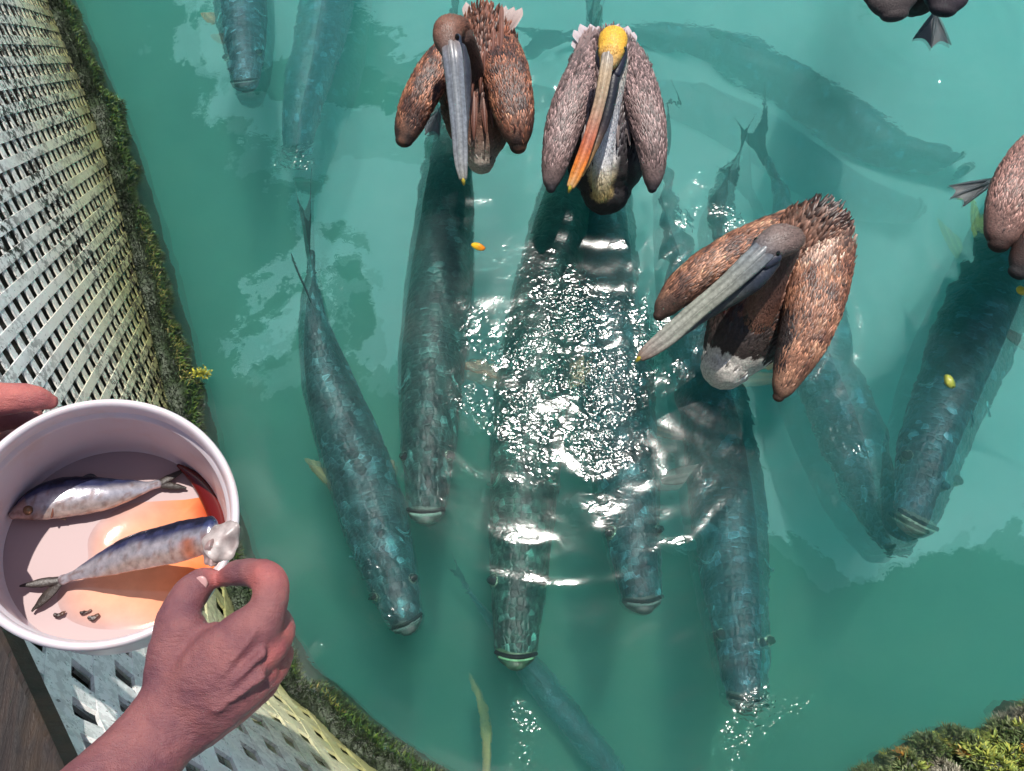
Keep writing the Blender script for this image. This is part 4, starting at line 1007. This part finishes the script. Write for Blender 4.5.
for k, (a, b, wd) in enumerate([(88, 617, .0028), (80, 612, .002), (54, 614, .0022)]):
    p = onfloor(a, b, .006); tag(loft_obj('fish_scrap', Loft([(p, wd*.5, .0004, (.02, .008, .006)), (p+bx*.004-by*.001, wd*1.1, .0005, (.03, .012, .01)), (p+bx*.010+by*.003, wd*.35, .0003, (.10, .04, .02))], 6, 10), M['herringfin'], None, lambda q: .0016*noise.noise(q*260)),
        ['dark scrap of fish skin on the orange puddle below the torn fish', 'thin dark sliver beside the scrap below the torn fish', 'brown speck on the bucket floor under the torn fish tail'][k], 'scrap')

# ------------------------------------------------------------------ the person's hands
SK, SKR, SKD = (.200, .080, .084), (.36, .115, .105), (.13, .050, .058)
def tube(pts, transport=True): return Loft([(Q(a, b, d), r*d/F, r*d/F*fl, c) for a, b, d, r, fl, c in pts], 6, 18, transport=transport)
person = empty('person', Q(60, 900, .5)); tag(person, 'person holding the bucket, bare right hand pinching a small fish over its rim', 'person')
hand = [
 tube([(20, 880, .54, 58, .85, SKD), (75, 825, .57, 54, .85, SK), (120, 780, .60, 47, .8, SK), (155, 738, .625, 42, .75, SK), (180, 705, .635, 42, .7, SK)]),
 # back of the hand: four metacarpals side by side and the thumb's
 tube([(172, 715, .635, 36, .7, SK), (215, 665, .628, 33, .72, SK), (258, 625, .635, 25, .85, SK)]),
 tube([(178, 720, .635, 34, .7, SK), (228, 675, .626, 31, .72, SK), (267, 645, .640, 22, .9, SKR)]),
 tube([(182, 725, .640, 34, .7, SK), (232, 692, .632, 28, .75, SK), (264, 670, .650, 21, .9, SKR)]),
 tube([(182, 728, .650, 32, .7, SKD), (225, 708, .645, 24, .8, SKR), (250, 692, .662, 18, .9, SKR)]),
 tube([(178, 700, .640, 34, .75, SK), (176, 660, .645, 30, .8, SK), (182, 630, .650, 26, .85, SK)]),
 tube([(200, 690, .640, 38, .6, SK), (215, 655, .640, 36, .6, SK), (225, 640, .645, 26, .6, SK)]),
 # thumb
 tube([(176, 650, .645, 25, .9, SK), (178, 622, .655, 22, .9, SK), (189, 596, .668, 18.5, .9, SK), (202, 582, .678, 16, .85, SK), (211, 577, .682, 11, .8, SKR)]),
 # index finger arching over
 tube([(258, 628, .635, 22, .9, SK), (270, 600, .642, 19, .95, SK), (268, 580, .652, 18, .95, SKR), (255, 573, .664, 15.5, .95, SK), (238, 572, .674, 14, .9, SK), (226, 577, .682, 11.5, .85, SKR), (220, 580, .684, 9, .8, SKR)]),
 # middle, ring and little finger curled beneath
 tube([(268, 648, .640, 20, .9, SKR), (279, 630, .662, 17, .95, SKR), (272, 618, .685, 15, .95, SK), (255, 622, .697, 14, .9, SK), (243, 632, .697, 12, .85, SKR)]),
 tube([(266, 672, .650, 19, .9, SKR), (278, 655, .675, 16, .95, SKR), (270, 645, .697, 14.5, .95, SK), (252, 648, .706, 13.5, .9, SK), (242, 656, .704, 11, .85, SKR)]),
 tube([(252, 693, .662, 16, .9, SKR), (266, 682, .682, 14, .95, SKR), (262, 672, .700, 12.5, .95, SK), (246, 672, .708, 11.5, .9, SK), (238, 678, .706, 9.5, .85, SKR)]),
]
# tendons, veins and knuckle pads over the back of the hand
for (a, b) in (((205, 690), (258, 630)), ((212, 700), (268, 650)), ((214, 712), (266, 674))):
    hand.append(tube([(a[0], a[1], .6085, 4, .7, SK), ((a[0]+b[0])/2, (a[1]+b[1])/2, .6095, 4, .7, SK), (b[0]-4, b[1]+2, .6175, 5, .8, SK)]))
for (a, b, d) in ((269, 672, .6335),): hand.append(tube([(a-5, b+4, d+.0055, 10, .7, SK), (a+2, b-3, d+.0055, 10, .7, SKR)]))
def crease(p): return .0010*noise.noise(p*55)+.0005*noise.noise(p*140)+.0003*noise.noise(p*320)
fuse('right_hand', hand, .0024, M['skin'], person, 9, crease)
rh = C.objects.get('right_hand') or person.children[0]
nm = mat('nail_mat', (.46, .26, .25), .28)
nl = []
for sg in (0, 1):
    for i in range(7):
        for j in range(7):
            x, y = i/6*2-1, j/6*2-1; k = (1-.28*(x*x)*(y*y)); nl.append(Q(201+6.2*x*k+2.2*y*k, 583-2.4*x*k+6.6*y*k, .6655+.0022*(x*x*.6+y*y*.3)+sg*.0012))
nf = []
for i in range(6):
    for j in range(6):
        a = i*7+j; nf.append((a, a+1, a+8, a+7)); nf.append((49+a, 49+a+7, 49+a+8, 49+a+1))
loop_ = [i*7 for i in range(7)]+[42+j for j in range(1, 7)]+[i*7+6 for i in range(5, -1, -1)]+[j for j in range(5, 0, -1)]
for k in range(len(loop_)): a, b = loop_[k], loop_[(k+1) % len(loop_)]; nf.append((a, b, 49+b, 49+a))
link('fingernail', mesh('fingernail', nl, nf, nm), person)
# left hand under the far side of the rim
lh = [tube([(-150, 470, .80, 60, .6, SK), (-90, 440, .80, 55, .6, SK), (-40, 425, .79, 40, .7, SK)]),
      tube([(-60, 425, .785, 26, .9, SKR), (-20, 404, .775, 20, .95, SKR), (15, 398, .772, 16, .95, SKR), (38, 399, .778, 13, .95, SKR), (50, 402, .784, 9, .9, SKR)]),
      tube([(-60, 450, .80, 24, .9, SKR), (-30, 425, .80, 19, .95, SKR), (0, 416, .81, 16, .95, SKR), (30, 416, .82, 13, .9, SKR)]),
      tube([(-60, 480, .82, 24, .9, SKR), (-30, 455, .82, 18, .95, SKR), (-5, 445, .83, 15, .95, SKR), (20, 440, .84, 12, .9, SKR)]),
      tube([(-70, 500, .83, 22, .9, SKR), (-45, 485, .84, 16, .95, SKR), (-22, 475, .85, 13, .95, SKR), (-2, 470, .86, 10, .9, SKR)]),
      tube([(-110, 480, .78, 28, .9, SK), (-70, 500, .75, 22, .9, SK), (-45, 515, .735, 18, .9, SKR), (-30, 528, .73, 14, .9, SKR)])]
fuse('left_hand', lh, .003, M['skin'], person, 5, crease)
